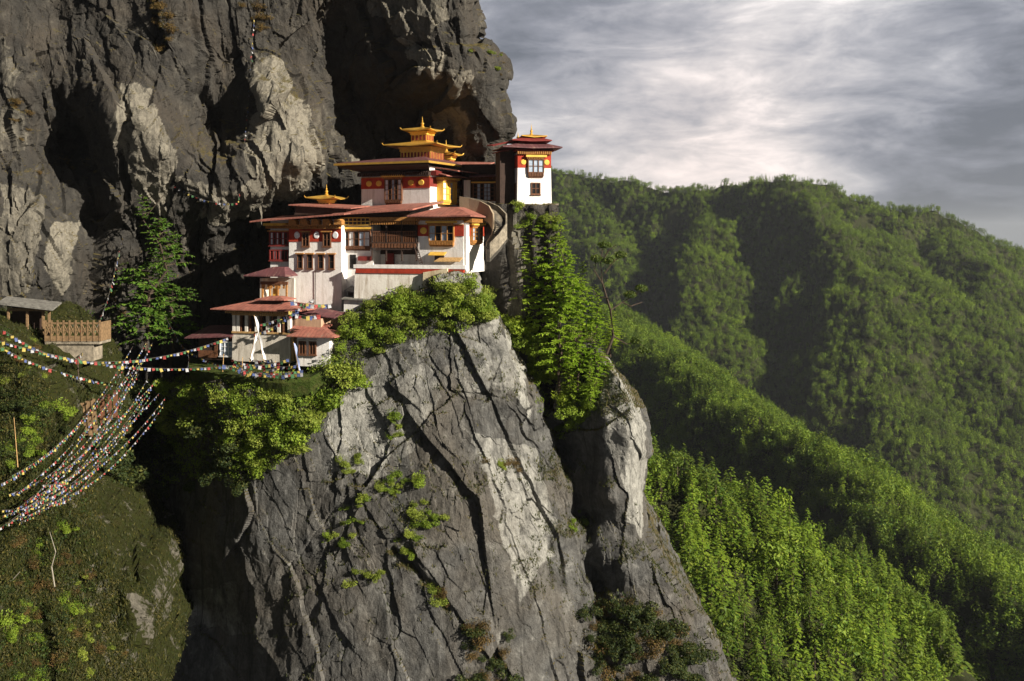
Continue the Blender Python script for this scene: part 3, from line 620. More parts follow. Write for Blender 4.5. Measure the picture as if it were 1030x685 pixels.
# ================================================================== BUILDINGS
class MB:
    """collects boxes, hips, discs; coordinates in units of one picture pixel at the building's own distance"""
    def __init__(s, fr=None): s.v = []; s.f = []; s.mi = []; s.fr = fr; s.cm = 0
    def pt(s, x, y, z): s.v.append(s.fr(x, y, z) if s.fr else (x, y, z)); return len(s.v) - 1
    def face(s, *i): s.f.append(i); s.mi.append(s.cm)
    def hexa(s, p):
        i = [s.pt(*q) for q in p]
        for a in ((0, 3, 2, 1), (4, 5, 6, 7), (0, 1, 5, 4), (1, 2, 6, 5), (2, 3, 7, 6), (3, 0, 4, 7)): s.face(*[i[k] for k in a])
    def box(s, x0, x1, y0, y1, z0, z1): s.hexa([(x0, y0, z0), (x1, y0, z0), (x1, y1, z0), (x0, y1, z0), (x0, y0, z1), (x1, y0, z1), (x1, y1, z1), (x0, y1, z1)])
    def batter(s, x0, x1, y0, y1, z0, z1, b):
        s.hexa([(x0 - b, y0 - b, z0), (x1 + b, y0 - b, z0), (x1 + b, y1, z0), (x0 - b, y1, z0), (x0, y0, z1), (x1, y0, z1), (x1, y1, z1), (x0, y1, z1)])
    def roof(s, x0, x1, y0, y1, z, rx0, rx1, ry0, ry1, rz, t=1.2, lift=0.0):
        """hipped sheet roof: eave rectangle at z (corners lifted a little), ridge rectangle at rz"""
        lo = [(x0, y0, z + lift), (x1, y0, z + lift), (x1, y1, z + lift), (x0, y1, z + lift)]
        hi = [(rx0, ry0, rz), (rx1, ry0, rz), (rx1, ry1, rz), (rx0, ry1, rz)]
        mids = []
        for k in range(4):
            a, b = lo[k], lo[(k + 1) % 4]; mids.append(((a[0] + b[0]) / 2, (a[1] + b[1]) / 2, z))
        L = [s.pt(*q) for q in lo]; M = [s.pt(*q) for q in mids]; H = [s.pt(*q) for q in hi]
        L2 = [s.pt(q[0], q[1], q[2] - t) for q in lo]; M2 = [s.pt(q[0], q[1], q[2] - t) for q in mids]
        for k in range(4):
            k2 = (k + 1) % 4
            s.face(L[k], M[k], H[k]); s.face(M[k], H[k2], H[k]); s.face(M[k], L[k2], H[k2])
            s.face(L[k], L2[k], M2[k], M[k]); s.face(M[k], M2[k], L2[k2], L[k2])
        s.face(*H)
        c = s.pt((x0 + x1) / 2, (y0 + y1) / 2, z - t + 0.3)
        for k in range(4): s.face(L2[k], c, M2[k]); s.face(M2[k], c, L2[(k + 1) % 4])
    def slab(s, pts, t):
        """a roof sheet through four points, t thick"""
        s.hexa([(p[0], p[1], p[2] - t) for p in pts] + list(pts))
    def lathe(s, cx, cy, prof, n=12):
        rows = [[s.pt(cx + r * math.cos(2 * math.pi * k / n), cy + r * math.sin(2 * math.pi * k / n), z) for k in range(n)] for r, z in prof]
        for a, b in zip(rows[:-1], rows[1:]):
            for k in range(n): s.face(a[k], a[(k + 1) % n], b[(k + 1) % n], b[k])
        s.face(*rows[0][::-1]); s.face(*rows[-1])
    def disc(s, cx, v, r, w0, w1, n=16, ry=None):
        """medallion lying on a facade: axis along the facade's outward direction (y of this frame is -w)"""
        ry = ry or r
        a = [s.pt(cx + r * math.cos(2 * math.pi * k / n), -w0, v + ry * math.sin(2 * math.pi * k / n)) for k in range(n)]
        b = [s.pt(cx + r * 0.8 * math.cos(2 * math.pi * k / n), -w1, v + ry * 0.8 * math.sin(2 * math.pi * k / n)) for k in range(n)]
        for k in range(n): s.face(a[k], a[(k + 1) % n], b[(k + 1) % n], b[k])
        s.face(*b)
    def bar(s, a, b, r, n=5):
        a, b = Vector(a), Vector(b); q = (b - a).to_track_quat('Z', 'Y'); rows = []
        for p in (a, b): rows.append([s.pt(*(p + q @ Vector((math.cos(2 * math.pi * k / n) * r, math.sin(2 * math.pi * k / n) * r, 0)))) for k in range(n)])
        for k in range(n): s.face(rows[0][k], rows[0][(k + 1) % n], rows[1][(k + 1) % n], rows[1][k])
        s.face(*rows[0][::-1]); s.face(*rows[1])
    def mesh(s, name, sc, mats, kx=1.0):
        me = bpy.data.meshes.new(name); me.from_pydata([(a * sc * kx, b * sc, c * sc) for a, b, c in s.v], [], s.f)
        for m in (mats if isinstance(mats, (list, tuple)) else [mats]): me.materials.append(m)
        me.polygons.foreach_set('material_index', s.mi)
        import bmesh
        bm = bmesh.new(); bm.from_mesh(me); bmesh.ops.recalc_face_normals(bm, faces=bm.faces); bm.to_mesh(me); bm.free()
        me.update(); return me
class Building:
    def __init__(s, name, px, py, Y, label, cat, rz=0.0, group=None):
        s.px, s.py, s.Y, s.s = px, py, Y, Y / 1000.0
        s.root = empty(name, P(px, py, Y), rz, label, cat, group); s.kx = 1 / (math.cos(rz) + (px - 515) / 1000 * math.sin(-rz))
    def X(s, px): return px - s.px
    def Z(s, py): return s.py - py
    def part(s, name, mb, mats, parent=None, label=None):
        o = link(name, mb.mesh(name, s.s, mats, s.kx), parent or s.root)
        if label: o['label'] = label
        return o
    def side(s, xs):           # facade frame of a right-hand side wall at x = xs: (u = depth, -w = outwards, v = up)
        return lambda u, y, v: (xs - y, u, v)
    def front(s, y0=0.0): return lambda u, y, v: (u, y0 + y, v)
def window(B, fr, u0, u1, v0, v1, cols, rows, fm=WOODB, pm=PANE, t=0.7, proud=1.0, arch=False, name='window', sill=True, pane_cols=None, head=None):
    """frame with mullions standing proud of the wall, panes as a part of their own, DARK ones painting the unlit inside"""
    m = MB(fr)
    m.box(u0, u0 + t, -proud, 0.4, v0, v1); m.box(u1 - t, u1, -proud, 0.4, v0, v1); m.box(u0 + t, u1 - t, -proud, 0.4, v1 - t, v1); m.box(u0 + t, u1 - t, -proud, 0.4, v0, v0 + t)
    iu0, iu1, iv0, iv1 = u0 + t, u1 - t, v0 + t, v1 - t; tm = t * 0.7
    for k in range(1, cols):
        c = iu0 + (iu1 - iu0) * k / cols; m.box(c - tm / 2, c + tm / 2, -proud * 0.8, 0.3, iv0, iv1)
    for k in range(1, rows):
        c = iv0 + (iv1 - iv0) * k / rows; m.box(iu0, iu1, -proud * 0.6, 0.25, c - tm / 2, c + tm / 2)
    if arch:
        cw = (iu1 - iu0) / cols
        for k in range(cols):
            a = iu0 + cw * k; m.box(a + tm / 2, a + cw * .3, -proud * .7, .2, iv1 - cw * .5, iv1); m.box(a + cw * .7, a + cw - tm / 2, -proud * .7, .2, iv1 - cw * .5, iv1)
    f = B.part(name, m, fm)
    if sill:
        k = MB(fr); k.box(u0 - 0.6, u1 + 0.6, -proud - 0.7, 0.3, v0 - 0.9, v0); B.part('sill', k, fm, f)
    if head:
        k = MB(fr); k.box(u0 - 1.2, u1 + 1.2, -proud - 1.3, 0.3, v1 + 0.02, v1 + 1.3); k.box(u0 - 0.4, u1 + 0.4, -proud - .6, 0.3, v1 - .0, v1 + 0.02)
        B.part('lintel', k, head, f)
    p = MB(fr); cw = (iu1 - iu0) / cols
    for k in range(cols):
        p.cm = pane_cols[k] if pane_cols else 0
        p.box(iu0 + cw * k, iu0 + cw * (k + 1), -0.22, -0.05, iv0, iv1)
    B.part('pane', p, [pm, PANEW, DARK, GOLDP], f)
    return f
def bay(B, fr, u0, u1, v0, v1, d=3.0, cols=3, rows=3, fm=WOODB, head=GOLDP, pane_cols=None, skirt=0.24):
    """projecting timber bay window with cornice, lattice and carved skirt"""
    m = MB(fr); h = v1 - v0; sk = v0 + h * skirt
    m.box(u0, u1, -d, 0.4, sk - .8, sk); m.box(u0 + .5, u1 - .5, -d + .4, 0.4, v0 + h * .06, sk - .8)
    for k in range(int((u1 - u0) / 1.6)): 
        a = u0 + .6 + k * 1.6; m.box(a, a + 1.0, -d - .15, -d + .4, v0 + h * .08, sk - 1.0)
    m.box(u0 + 1, u1 - 1, -d + 1, 0.4, v0, v0 + h * .06)
    t = .9
    for a in (u0, u1 - t): m.box(a, a + t, -d, 0.4, sk, v1)
    m.box(u0 + t, u1 - t, -d, 0.4, v1 - 1.4, v1)
    iu0, iu1, iv0, iv1 = u0 + t, u1 - t, sk, v1 - 1.4; cw = (iu1 - iu0) / cols; rh = (iv1 - iv0) / rows
    for k in range(1, cols): c = iu0 + cw * k; m.box(c - .35, c + .35, -d + .05, -d + .9, iv0, iv1)
    for k in range(1, rows): c = iv0 + rh * k; m.box(iu0, iu1, -d + .12, -d + .8, c - .25, c + .25)
    f = B.part('bay_window', m, fm)
    k = MB(fr); k.box(u0 - 2.2, u1 + 2.2, -d - 2, 0.4, v1 + 1.5, v1 + 3.6)
    B.part('cornice', k, head, f)
    k = MB(fr); n = int((u1 - u0 + 2) / 1.7)
    for i in range(n): a = u0 - 1 + i * 1.7; k.box(a, a + .9, -d - 1.2, 0.3, v1, v1 + 1.5)
    B.part('dentil_row', k, WOODO, f)
    p = MB(fr)
    for i in range(cols):
        p.cm = pane_cols[i] if pane_cols else 0
        p.box(iu0 + cw * i, iu0 + cw * (i + 1), -d + .9, -d + 1.1, iv0, iv1)
    B.part('pane', p, [PANE, PANEW, DARK, GOLDP], f)
    return f
def band(B, fr, u0, u1, v0, v1, mat=RED, w=0.5):
    m = MB(fr); m.box(u0, u1, -w, 0.3, v0, v1); B.part('red_band', m, mat)
    m = MB(fr); m.box(u0, u1, -w - .4, 0.3, v1, v1 + .8); B.part('band_trim', m, WOODO)
def medal(B, fr, u, v, r, mat=GOLDP, ry=None, w=0.5):
    m = MB(fr); m.disc(u, v, r, w + .02, w + .6, ry=ry); B.part('medallion', m, mat)
def dentils(B, fr, u0, u1, v0, v1, d0, d1, step=2.0, fill=0.55, mat=WOODO, name='eave_beam'):
    """row of beam ends under an eave"""
    m = MB(fr); n = max(1, int((u1 - u0) / step))
    for i in range(n): a = u0 + (u1 - u0) * i / n; m.box(a, a + step * fill, -d1, -d0, v0, v1)
    m.box(u0, u1, -d1 * 0.6, -d0, v1, v1 + .8); B.part(name, m, mat)
def wall(B, mb, mat=WHITE, label=None): return B.part('wall', mb, mat, label=label)
def finial(B, parent, x, y, z, h, r):
    m = MB(); m.lathe(x, y, [(r * 1.0, z - .3), (r * 1.1, z + h * .1), (r * .5, z + h * .18), (r * .95, z + h * .3), (r * .9, z + h * .38), (r * .35, z + h * .48), (r * .5, z + h * .55), (r * .2, z + h * .7), (r * .22, z + h * .76), (r * .04, z + h)], 10)
    B.part('finial', m, GOLD, parent)
def gold_lantern(B, cx, cy, z, tiers, parent=None):
    """gilded lantern roof: list of (body half width, body height, roof half width, roof rise)"""
    par = parent
    for i, (bw, bh, rw, rr) in enumerate(tiers):
        m = MB(); m.box(cx - bw, cx + bw, cy - bw, cy + bw, z, z + bh)
        body = B.part('lantern_body', m, GOLD, par)
        m = MB(); n = max(3, int(bw / 1.6))
        for k in range(n):
            a = cx - bw + (k + .22) * 2 * bw / n; w = 2 * bw / n * .56
            m.box(a, a + w, cy - bw - .25, cy - bw + .1, z + bh * .15, z + bh * .7)
            b_ = cy - bw + (k + .22) * 2 * bw / n; m.box(cx + bw - .1, cx + bw + .25, b_, b_ + w, z + bh * .15, z + bh * .7)
        B.part('panel', m, MAROON, body)
        m = MB(); m.box(cx - bw - 1.6, cx + bw + 1.6, cy - bw - 1.6, cy + bw + 1.6, z + bh, z + bh + 1.3); m.box(cx - bw - .7, cx + bw + .7, cy - bw - .7, cy + bw + .7, z + bh * .78, z + bh)
        B.part('cornice', m, GOLDP, body)
        m = MB(); zt = z + bh + 2.2; nb = tiers[i + 1][0] if i + 1 < len(tiers) else 1.2
        m.roof(cx - rw, cx + rw, cy - rw, cy + rw, zt, cx - nb, cx + nb, cy - nb, cy + nb, zt + rr, .9, 1.6)
        rf = B.part('gilded_roof', m, GOLD, par)
        m = MB()
        for sx in (-1, 1):
            for sy in (-1, 1):
                c = (cx + sx * rw, cy + sy * rw, zt + 1.2); m.bar(c, (c[0] + sx * .9, c[1] + sy * .9, c[2] + 1.8), .45)
        B.part('corner_horn', m, GOLD, rf)
        z = zt + rr
    finial(B, par, cx, cy, z, tiers[-1][3] * 1.0 + 7, 1.6)

# ---- main temple: the tall white block
B = Building('white_temple', 291, 307, 142, 'tall plain white temple block with white ovals on its red band', 'temple', rz=R(-16))
m = MB(); m.batter(0, 51.5, 0, 66, -32, 86, .6); wall(B, m)
F = B.front(-.2)
band(B, F, -.3, 51.5, B.Z(243), B.Z(230.5))
for px in (299, 318.5, 337): medal(B, F, B.X(px), B.Z(236.5), 2.8, PANEW, ry=3.6)
for a, b in ((304.3, 311.8), (325, 333)):
    window(B, B.front(-.9), B.X(a), B.X(b), B.Z(248), B.Z(233.5), 2, 2, WOODB, DARK, .9, 1.2, arch=True, head=WOODO)
for a in (299.3, 309.2, 320, 330.5):
    window(B, B.front(-.45), B.X(a), B.X(a + 5.6), B.Z(270), B.Z(255.6), 1, 2, WOODB, DARK, .7, 1.0, head=WOODO)
dentils(B, F, -2, 52, B.Z(230), B.Z(227), 0, 4, 1.8)
m = MB(F)
for k in range(5): a = 2.5 + k * 11.2; m.box(a, a + 7.5, -7, -.1, B.Z(226), B.Z(222)); m.box(a + 1, a + 6.5, -8.5, -.1, B.Z(222), B.Z(220.6))
m.box(-4, 54, -5.5, -.1, B.Z(227), B.Z(226.0))
B.part('bracket_beam', m, WOODO)
m = MB(); m.slab([(B.X(259), -16, B.Z(222.5)), (B.X(352), -16, B.Z(215.5)), (B.X(352), 45, B.Z(211)), (B.X(264), 45, B.Z(216))], 1.3)
rf = B.part('roof', m, ROOFR, label='thin red sheet roof sloping up to the right')
m = MB(); m.slab([(B.X(288), 4, B.Z(205.5)), (B.X(350), 4, B.Z(209.5)), (B.X(350), 50, B.Z(206)), (B.X(292), 50, B.Z(202.5))], 1.1); B.part('upper_roof', m, ROOFR, rf)
m = MB(); m.hexa([(B.X(292), 8, B.Z(216)), (B.X(344), 8, B.Z(215)), (B.X(344), 45, B.Z(215)), (B.X(292), 45, B.Z(216)), (B.X(294), 8, B.Z(207)), (B.X(344), 8, B.Z(210)), (B.X(344), 45, B.Z(208)), (B.X(294), 45, B.Z(205))]); B.part('attic_wall', m, WOODD, rf)
# grey drain line down the wall
m = MB(B.front(-.8)); m.bar((26.6, -.3, B.Z(272)), (26.4, -.3, B.Z(307)), .3); B.part('drain_pipe', m, WOODD)

# ---- small gilded pavilion on the lower temple roof
B = Building('gold_pavilion', 309, 209, 146, 'small single gilded pavilion on the dark roof beneath the cliff overhang', 'pavilion', rz=R(-16))
gold_lantern(B, 13, 14, -1, [(5.2, 8, 14.5, 4)])

# ---- timber fronted wing left of the block
B = Building('timber_gallery_wing', 272, 272, 143.5, 'narrow two storey wing with maroon and white timber window galleries left of the white block', 'building', rz=R(-16))
m = MB(); m.box(0, 18.5, 0, 40, -30, 52); wall(B, m)
window(B, B.front(-.3), -.5, 18.5, B.Z(247), B.Z(233), 6, 2, MAROON, PANEW, 1.2, 1.6, pane_cols=[1, 2, 1, 2, 1, 2], head=WOODO)
window(B, B.front(-.3), -.5, 18.5, B.Z(262), B.Z(251), 6, 1, MAROON, PANEW, 1.2, 1.2, pane_cols=[2, 1, 2, 1, 2, 2])
dentils(B, B.front(), -3, 18.5, B.Z(230), B.Z(227.5), 0, 4, 1.7)
m = MB(); m.box(-5, 18.4, -5, -.2, B.Z(227), B.Z(224.5)); B.part('cornice', m, GOLDP)

# ---- arched timber porch with dark roof
B = Building('arched_porch', 262, 304, 140, 'dark roofed open porch with carved timber arches left of the white block', 'porch', rz=R(-16))
m = MB(); m.box(0, 27, 14, 16, -6, 24); m.box(-.5, 1, 0, 14, -6, 24); B.part('wall', m, DIRTY)
m = MB()
for x in (1, 8.5, 16.5, 25): m.box(x, x + 1.4, 0, 1.4, -6, 18)
for x in (1, 8.5, 16.5): 
    m.box(x + 1.4, x + 3, .2, 1.2, 14, 18); m.box(x + 5.6, x + 7.4, .2, 1.2, 14, 18)
B.part('post', m, WOODO)
m = MB(); m.box(0, 27, -.5, 1.8, 18, 21); m.box(9.8, 16.4, .3, 1.0, -2, 6); B.part('carved_beam', m, WOODB)
m = MB(); m.box(10.4, 16, 4, 5, -2, 14); B.part('altar_panel', m, GOLDP)
m = MB(); m.roof(-13, 28.5, -8, 18, B.Z(277), 10, 22, 4, 12, B.Z(268.5), 1.0, .3); B.part('roof', m, ROOFP)

# ---- middle gallery building: boxed window, open timber balcony, ladder
B = Building('balcony_building', 344, 270, 141.5, 'middle building with dark open timber balcony and ladder between white block and corner temple', 'building', rz=R(-16))
m = MB(); m.box(0, 30, 0, 50, -34, 50); m.box(30, 76, 22, 50, -34, 46); wall(B, m)
m = MB(); m.box(30, 76, 20.5, 21.8, 14, 46); B.part('back_panelling', m, WOODD)
bay(B, B.front(), 1.5, 29, B.Z(252), B.Z(232), 2.6, 5, 2, WOODB, GOLDP, [2, 1, 2, 0, 1], .24)
m = MB(B.front()); m.box(.5, 30, -5, 0, B.Z(226.8), B.Z(218.8)); B.part('lattice_frieze', m, GOLDP)
m = MB(B.front())
for k in range(7): a = 1.2 + k * 4.1; m.box(a, a + 3.2, -5.3, -4.9, B.Z(225.8), B.Z(223.2)); m.box(a, a + 3.2, -5.3, -4.9, B.Z(222.4), B.Z(219.8))
B.part('lattice_panel', m, WOODD)
m = MB(); m.box(30, 76, -5, 20, B.Z(245), B.Z(243.6)); m.box(34, 76, -5, 20, B.Z(251), B.Z(249.6)); B.part('balcony_floor', m, WOODD)
m = MB()
for x in (31, 45, 60, 74): m.box(x, x + 1.1, -4.6, -3.5, B.Z(262), B.Z(221))
B.part('balcony_post', m, WOODD)
m = MB()
m.box(31, 75, -4.5, -4, B.Z(237), B.Z(236.2)); m.box(31, 75, -4.5, -4, B.Z(233.2), B.Z(232.4))
for k in range(26): x = 31.3 + k * 1.7; m.box(x, x + .6, -4.4, -4.1, B.Z(243.6), B.Z(233))
B.part('railing', m, WOODB)
m = MB()
for k in range(14): x = 32 + k * 3.1; m.box(x, x + 2.2, -5.4, -4.6, B.Z(249), B.Z(244.6))
B.part('carved_skirt', m, WOODB)
m = MB(); m.box(30, 77, -6.5, 0, B.Z(222.5), B.Z(218.8)); B.part('beam', m, WOODO)
dentils(B, B.front(), 30, 77, B.Z(226), B.Z(223.2), -1, 5.5, 2.2)
m = MB(); m.bar((72.5, -4.8, B.Z(247)), (80, -10, B.Z(264)), .5); m.bar((75.2, -4.8, B.Z(247)), (82.7, -10, B.Z(264)), .5)
for k in range(9): t = (k + .5) / 9; m.bar((72.5 + 7.5 * t, -4.8 - 5.2 * t, B.Z(247 + 17 * t)), (75.2 + 7.5 * t, -4.8 - 5.2 * t, B.Z(247 + 17 * t)), .35)
B.part('ladder', m, WOODD)
m = MB(); m.box(8, 14, -.6, .4, B.Z(270), B.Z(256)); B.part('doorway', m, DARK)
m = MB(); m.box(17, 30, -3, -.2, B.Z(262), B.Z(257.5)); m.box(36, 44, 18, 20.4, B.Z(268), B.Z(255)); B.part('store_shelf', m, MAROON)
m = MB(); m.box(0, 77, -2, 40, 50.2, 56); B.part('attic_wall', m, WOODD)
m = MB(); m.slab([(B.X(338), -13, B.Z(215.8)), (B.X(418), -13, B.Z(211)), (B.X(430), 40, B.Z(202)), (B.X(340), 40, B.Z(207))], 1.4); rf = B.part('roof', m, ROOFR)

# ---- corner temple at the right
B = Building('corner_temple', 421, 270, 138, 'white corner temple with one yellow disc under a hipped red roof', 'temple', rz=R(-20))
m = MB(); m.batter(0, 44, 0, 55, -4, 50, .8); wall(B, m)
m = MB(); m.box(44.9, 47, 0.5, 8, -4, 48); B.part('pilaster', m, WHITE)
F = B.front(-.4); band(B, F, -.4, 44.6, B.Z(237.5), B.Z(226.5))
medal(B, F, B.X(426.3), B.Z(232), 3.4)
bay(B, B.front(), 11, 36, B.Z(248), B.Z(226), 2.8, 4, 2, WOODO, GOLDP, [0, 2, 0, 2], .28)
m = MB(B.side(44.4)); m.box(8.2, 55, -.8, .3, B.Z(237.5), B.Z(226)); B.part('side_red_band', m, RED)
bay(B, B.side(44.6), 16, 44, B.Z(246), B.Z(228), 3, 4, 3, WOODO, GOLDP, [0, 2, 0, 2], .25)
dentils(B, B.front(), -2, 46, B.Z(222), B.Z(219.6), 0, 6, 1.9); dentils(B, B.side(44.8), 0, 52, B.Z(224), B.Z(220), 0, 8, 2.2)
m = MB(); m.roof(-6, 56, -13, 66, B.Z(217.5), 16, 32, 16, 40, B.Z(208), 1.3, .5); rf = B.part('roof', m, ROOFR)
m = MB(); m.roof(-14, 70, -2, 70, B.Z(222), 10, 40, 20, 45, B.Z(216), 1.0, .2)
m = MB(B.front(-.9)); m.box(17, 26, -1.5, .4, B.Z(263), B.Z(254)); B.part('lower_window', m, WOODD)
m = MB(); m.slab([(12, -6, B.Z(256)), (28, -6, B.Z(256)), (28, 0, B.Z(253)), (12, 0, B.Z(253))], .8); B.part('awning', m, GOLDP)
m = MB(); m.slab([(20, -11, B.Z(262)), (44, -9, B.Z(262)), (44, -1, B.Z(258.5)), (22, -1, B.Z(258.5))], .8); B.part('lean_to_roof', m, WOODT)

# ---- upper temple with the gilded tiers
B = Building('upper_temple', 364, 211, 148, 'upper white temple with four yellow discs on a red band and tiered golden roofs', 'temple', rz=R(-24))
m = MB(); m.batter(0, 66, 0, 80, -8, 42, .5); wall(B, m)
F = B.front(-.3); band(B, F, -.3, 66.4, B.Z(190.3), B.Z(179.5))
for px in (371.5, 381.3, 412.5, 422.3): medal(B, F, B.X(px), B.Z(185), 2.9)
bay(B, B.front(), B.X(387.5), B.X(404.5), B.Z(206.5), B.Z(180.6), 2.6, 5, 4, WOODB, GOLDP, [1, 2, 0, 2, 1], .2)
m = MB(B.side(66)); m.box(0, 80, -.5, 1, B.Z(189), B.Z(179.5)); B.part('side_red_band', m, MAROON)
bay(B, B.side(66.4), 14, 44, B.Z(206), B.Z(183), 6, 4, 3, GOLDP, GOLDP, [1, 3, 0, 3], .2)
window(B, B.side(66.4), 54, 70, B.Z(205), B.Z(188), 3, 3, WOODO, PANEW, 1.2, 1.5)
dentils(B, B.front(), -2, 68, B.Z(178), B.Z(174.5), 0, 5, 2.0, mat=WOODD); dentils(B, B.side(66.5), 0, 78, B.Z(178), B.Z(174), 0, 6, 2.4, mat=MAROON)
m = MB(); m.roof(-18, 72, -16, 88, B.Z(165), 22, 52, 20, 56, B.Z(158), 1.2, .4); rf = B.part('roof', m, [ROOFP], label='wide purple roof with gilded eave')
m = MB(); z = B.Z(166.6)
m.box(-18, 72, -17, -16.05, z - .4, z + 1.6); m.box(72.05, 73, -17, 88, z - .4, z + 1.6); m.box(-19, -18.05, -17, 88, z - .4, z + 1.6); B.part('gilded_eave', m, GOLD, rf)
m = MB(); m.slab([(-17, -14, B.Z(167.4)), (71, -14, B.Z(167.4)), (66, 0, B.Z(173)), (0, 0, B.Z(173))], .8); B.part('soffit', m, WOODD, rf)
m = MB(); m.slab([(66.3, 4, B.Z(174)), (80, 4, B.Z(178)), (80, 84, B.Z(178)), (66.3, 84, B.Z(174))], 1.0); B.part('side_roof', m, ROOFR, rf)
m = MB(); m.slab([(66.3, 10, B.Z(169.5)), (88, 10, B.Z(173.5)), (88, 88, B.Z(173.5)), (66.3, 88, B.Z(169.5))], 1.0); B.part('upper_side_roof', m, ROOFR, rf)
gold_lantern(B, 42, 36, B.Z(163), [(14.5, 14, 26, 5), (7.5, 9, 14, 4)])
# second, smaller gilded lantern further back
B = Building('rear_gold_lantern', 446, 165, 153, 'smaller gilded lantern roof just behind and right of the big golden tiers', 'lantern', rz=R(-16))
gold_lantern(B, 0, 8, -3, [(6.5, 10, 12.5, 4.5)])

# ---- rear roof and timber gallery between the upper temple and the watchtower
B = Building('dark_timber_gallery', 470, 205, 149, 'low dark timber gallery with latticed windows between upper temple and watchtower', 'building', rz=R(-8))
m = MB(); m.box(-6, 46, 4, 30, -4, 40); B.part('wall', m, WOODD)
m = MB(); m.box(-4, 2.5, 2.5, 5, 0, 24); m.box(29, 32.5, 2.5, 5, 0, 26); m.box(0, 38, 1.8, 5, -3, 2.5); B.part('white_plinth', m, WHITE)
window(B, B.front(4), 5, 27, B.Z(202), B.Z(184), 6, 4, WOODB, PANE, .9, 1.4, pane_cols=[2, 0, 2, 0, 0, 2], head=GOLDP)
window(B, B.front(4), 34, 42, B.Z(202), B.Z(178), 2, 3, WOODD, DARK, .9, 1.0)
dentils(B, B.front(4), 0, 40, B.Z(181), B.Z(178.5), 0, 4, 2.0, mat=WOODB)
m = MB(); m.slab([(3, -6, B.Z(177.5)), (42, -6, B.Z(177.5)), (42, 24, B.Z(171)), (3, 24, B.Z(171))], 1.0); B.part('roof', m, ROOFP)
m = MB(); m.slab([(-26, 14, B.Z(162.5)), (18, 14, B.Z(164.5)), (18, 60, B.Z(159)), (-26, 60, B.Z(158))], 1.1); B.part('rear_roof', m, ROOFR)

# ---- watchtower
B = Building('watchtower_temple', 521, 205, 141.5, 'slender white tower temple at the cliff edge with dark red tiered roof', 'tower', rz=R(12))
m = MB(); m.batter(0, 33, 0, 34, -3, 52, 1.0); wall(B, m)
F = B.front(-.3); band(B, F, -.4, 33.4, B.Z(168.5), B.Z(155.5), RED); L_ = lambda u, y, v: (y - .4, u, v)
m = MB(); m.box(-.9, -.1, 0, 34, B.Z(168.5), B.Z(155.5)); B.part('side_red_band', m, RED)
for px in (526.3, 549.8): medal(B, F, B.X(px), B.Z(163), 2.9)
bay(B, B.front(), 9.5, 26, B.Z(178.5), B.Z(159.5), 2.8, 3, 2, WOODB, GOLDP, [0, 0, 0], .3)
window(B, B.front(-.7), 13, 22.5, B.Z(195.5), B.Z(183.5), 2, 2, WOODB, DARK, 1.0, 1.0)
m = MB(L_); m.box(6, 14, -1, .6, B.Z(200), B.Z(184)); m.box(18, 26, -1, .6, B.Z(190), B.Z(176)); B.part('side_window', m, WOODB)
dentils(B, B.front(), -1, 34, B.Z(155), B.Z(152.2), 0, 4, 1.9, mat=WOODO)
m = MB(); m.box(-3, 36, -4, 36, B.Z(152), B.Z(150.5)); B.part('cornice', m, MAROON)
m = MB(); m.roof(-17, 43, -9, 45, B.Z(148.5), 6, 28, 8, 30, B.Z(142.5), 1.1, .9); rf = B.part('roof', m, [ROOFP])
m = MB(); m.box(4, 29, 6, 32, B.Z(144), B.Z(140.5)); B.part('attic', m, MAROON, rf)
m = MB(); m.roof(-6, 34, -2, 38, B.Z(141), 8, 26, 10, 28, B.Z(137), 1.0, .8); B.part('upper_roof', m, [MAROON], rf)
m = MB(); m.box(9, 25, 10, 26, B.Z(139), B.Z(136.5)); B.part('lantern_body', m, GOLDP, rf)
m = MB(); m.roof(5, 31, 5, 31, B.Z(136.5), 15, 20, 15, 20, B.Z(133.5), .8, 1.4); B.part('gilded_roof', m, GOLD, rf)
finial(B, rf, 17.5, 17.5, B.Z(133.5), 11, 1.5); finial(B, rf, 3, 14, B.Z(139), 8, 1.2)
m = MB(); m.slab([(-24, 6, B.Z(146)), (-4, 2, B.Z(141)), (-4, 40, B.Z(139)), (-24, 40, B.Z(143))], 1.1); m.slab([(-18, 4, B.Z(152)), (-1, 0, B.Z(147.5)), (-1, 40, B.Z(147.5)), (-18, 40, B.Z(151))], 1.0); B.part('side_roof', m, MAROON)
m = MB(); m.box(-16, -1.6, 10, 34, -1, B.Z(152)); B.part('side_wing', m, WOODD)

# ---- retaining walls, parapets, ramp
B = Building('courtyard_wall', 355, 300, 138, 'long whitewashed retaining wall with a red striped parapet below the balcony', 'wall', rz=R(-15))
m = MB(); m.batter(2, 70, 0, 20, -16, B.Z(273), 1); B.part('wall', m, STAINW)
m = MB(); m.box(3, 108, -.5, 4, B.Z(273), B.Z(269.6)); m.box(3, 108, -.9, -.55, B.Z(274.6), B.Z(269.8)); B.part('red_stripe', m, RED)
m = MB(); m.box(1, 110, -1.2, 4.6, B.Z(269.6), B.Z(266)); B.part('parapet', m, WHITE)
m = MB(); m.box(70, 110, 2, 20, -10, B.Z(273)); B.part('right_wall', m, WHITE)
B = Building('rubble_buttress', 425, 296, 134.5, 'tan stained rubble buttress wall on the rock rim below the corner temple', 'wall', rz=R(-14))
m = MB(); m.hexa([(0, -2, -14), (26, -2, -14), (30, 30, -14), (0, 30, -14), (0, 2, 22), (24, 2, 26), (26, 30, 26), (0, 30, 22)]); B.part('wall', m, wall_mat('stained_render', (0.55, 0.47, 0.33), (0.28, 0.2, 0.1), 0.9))
B = Building('terrace_wall', 478, 212, 143, 'dark rubble terrace wall carrying the timber gallery and watchtower', 'wall')
m = MB(); m.box(-8, 83, 0, 36, -6, 5.6); B.part('wall', m, STONED)
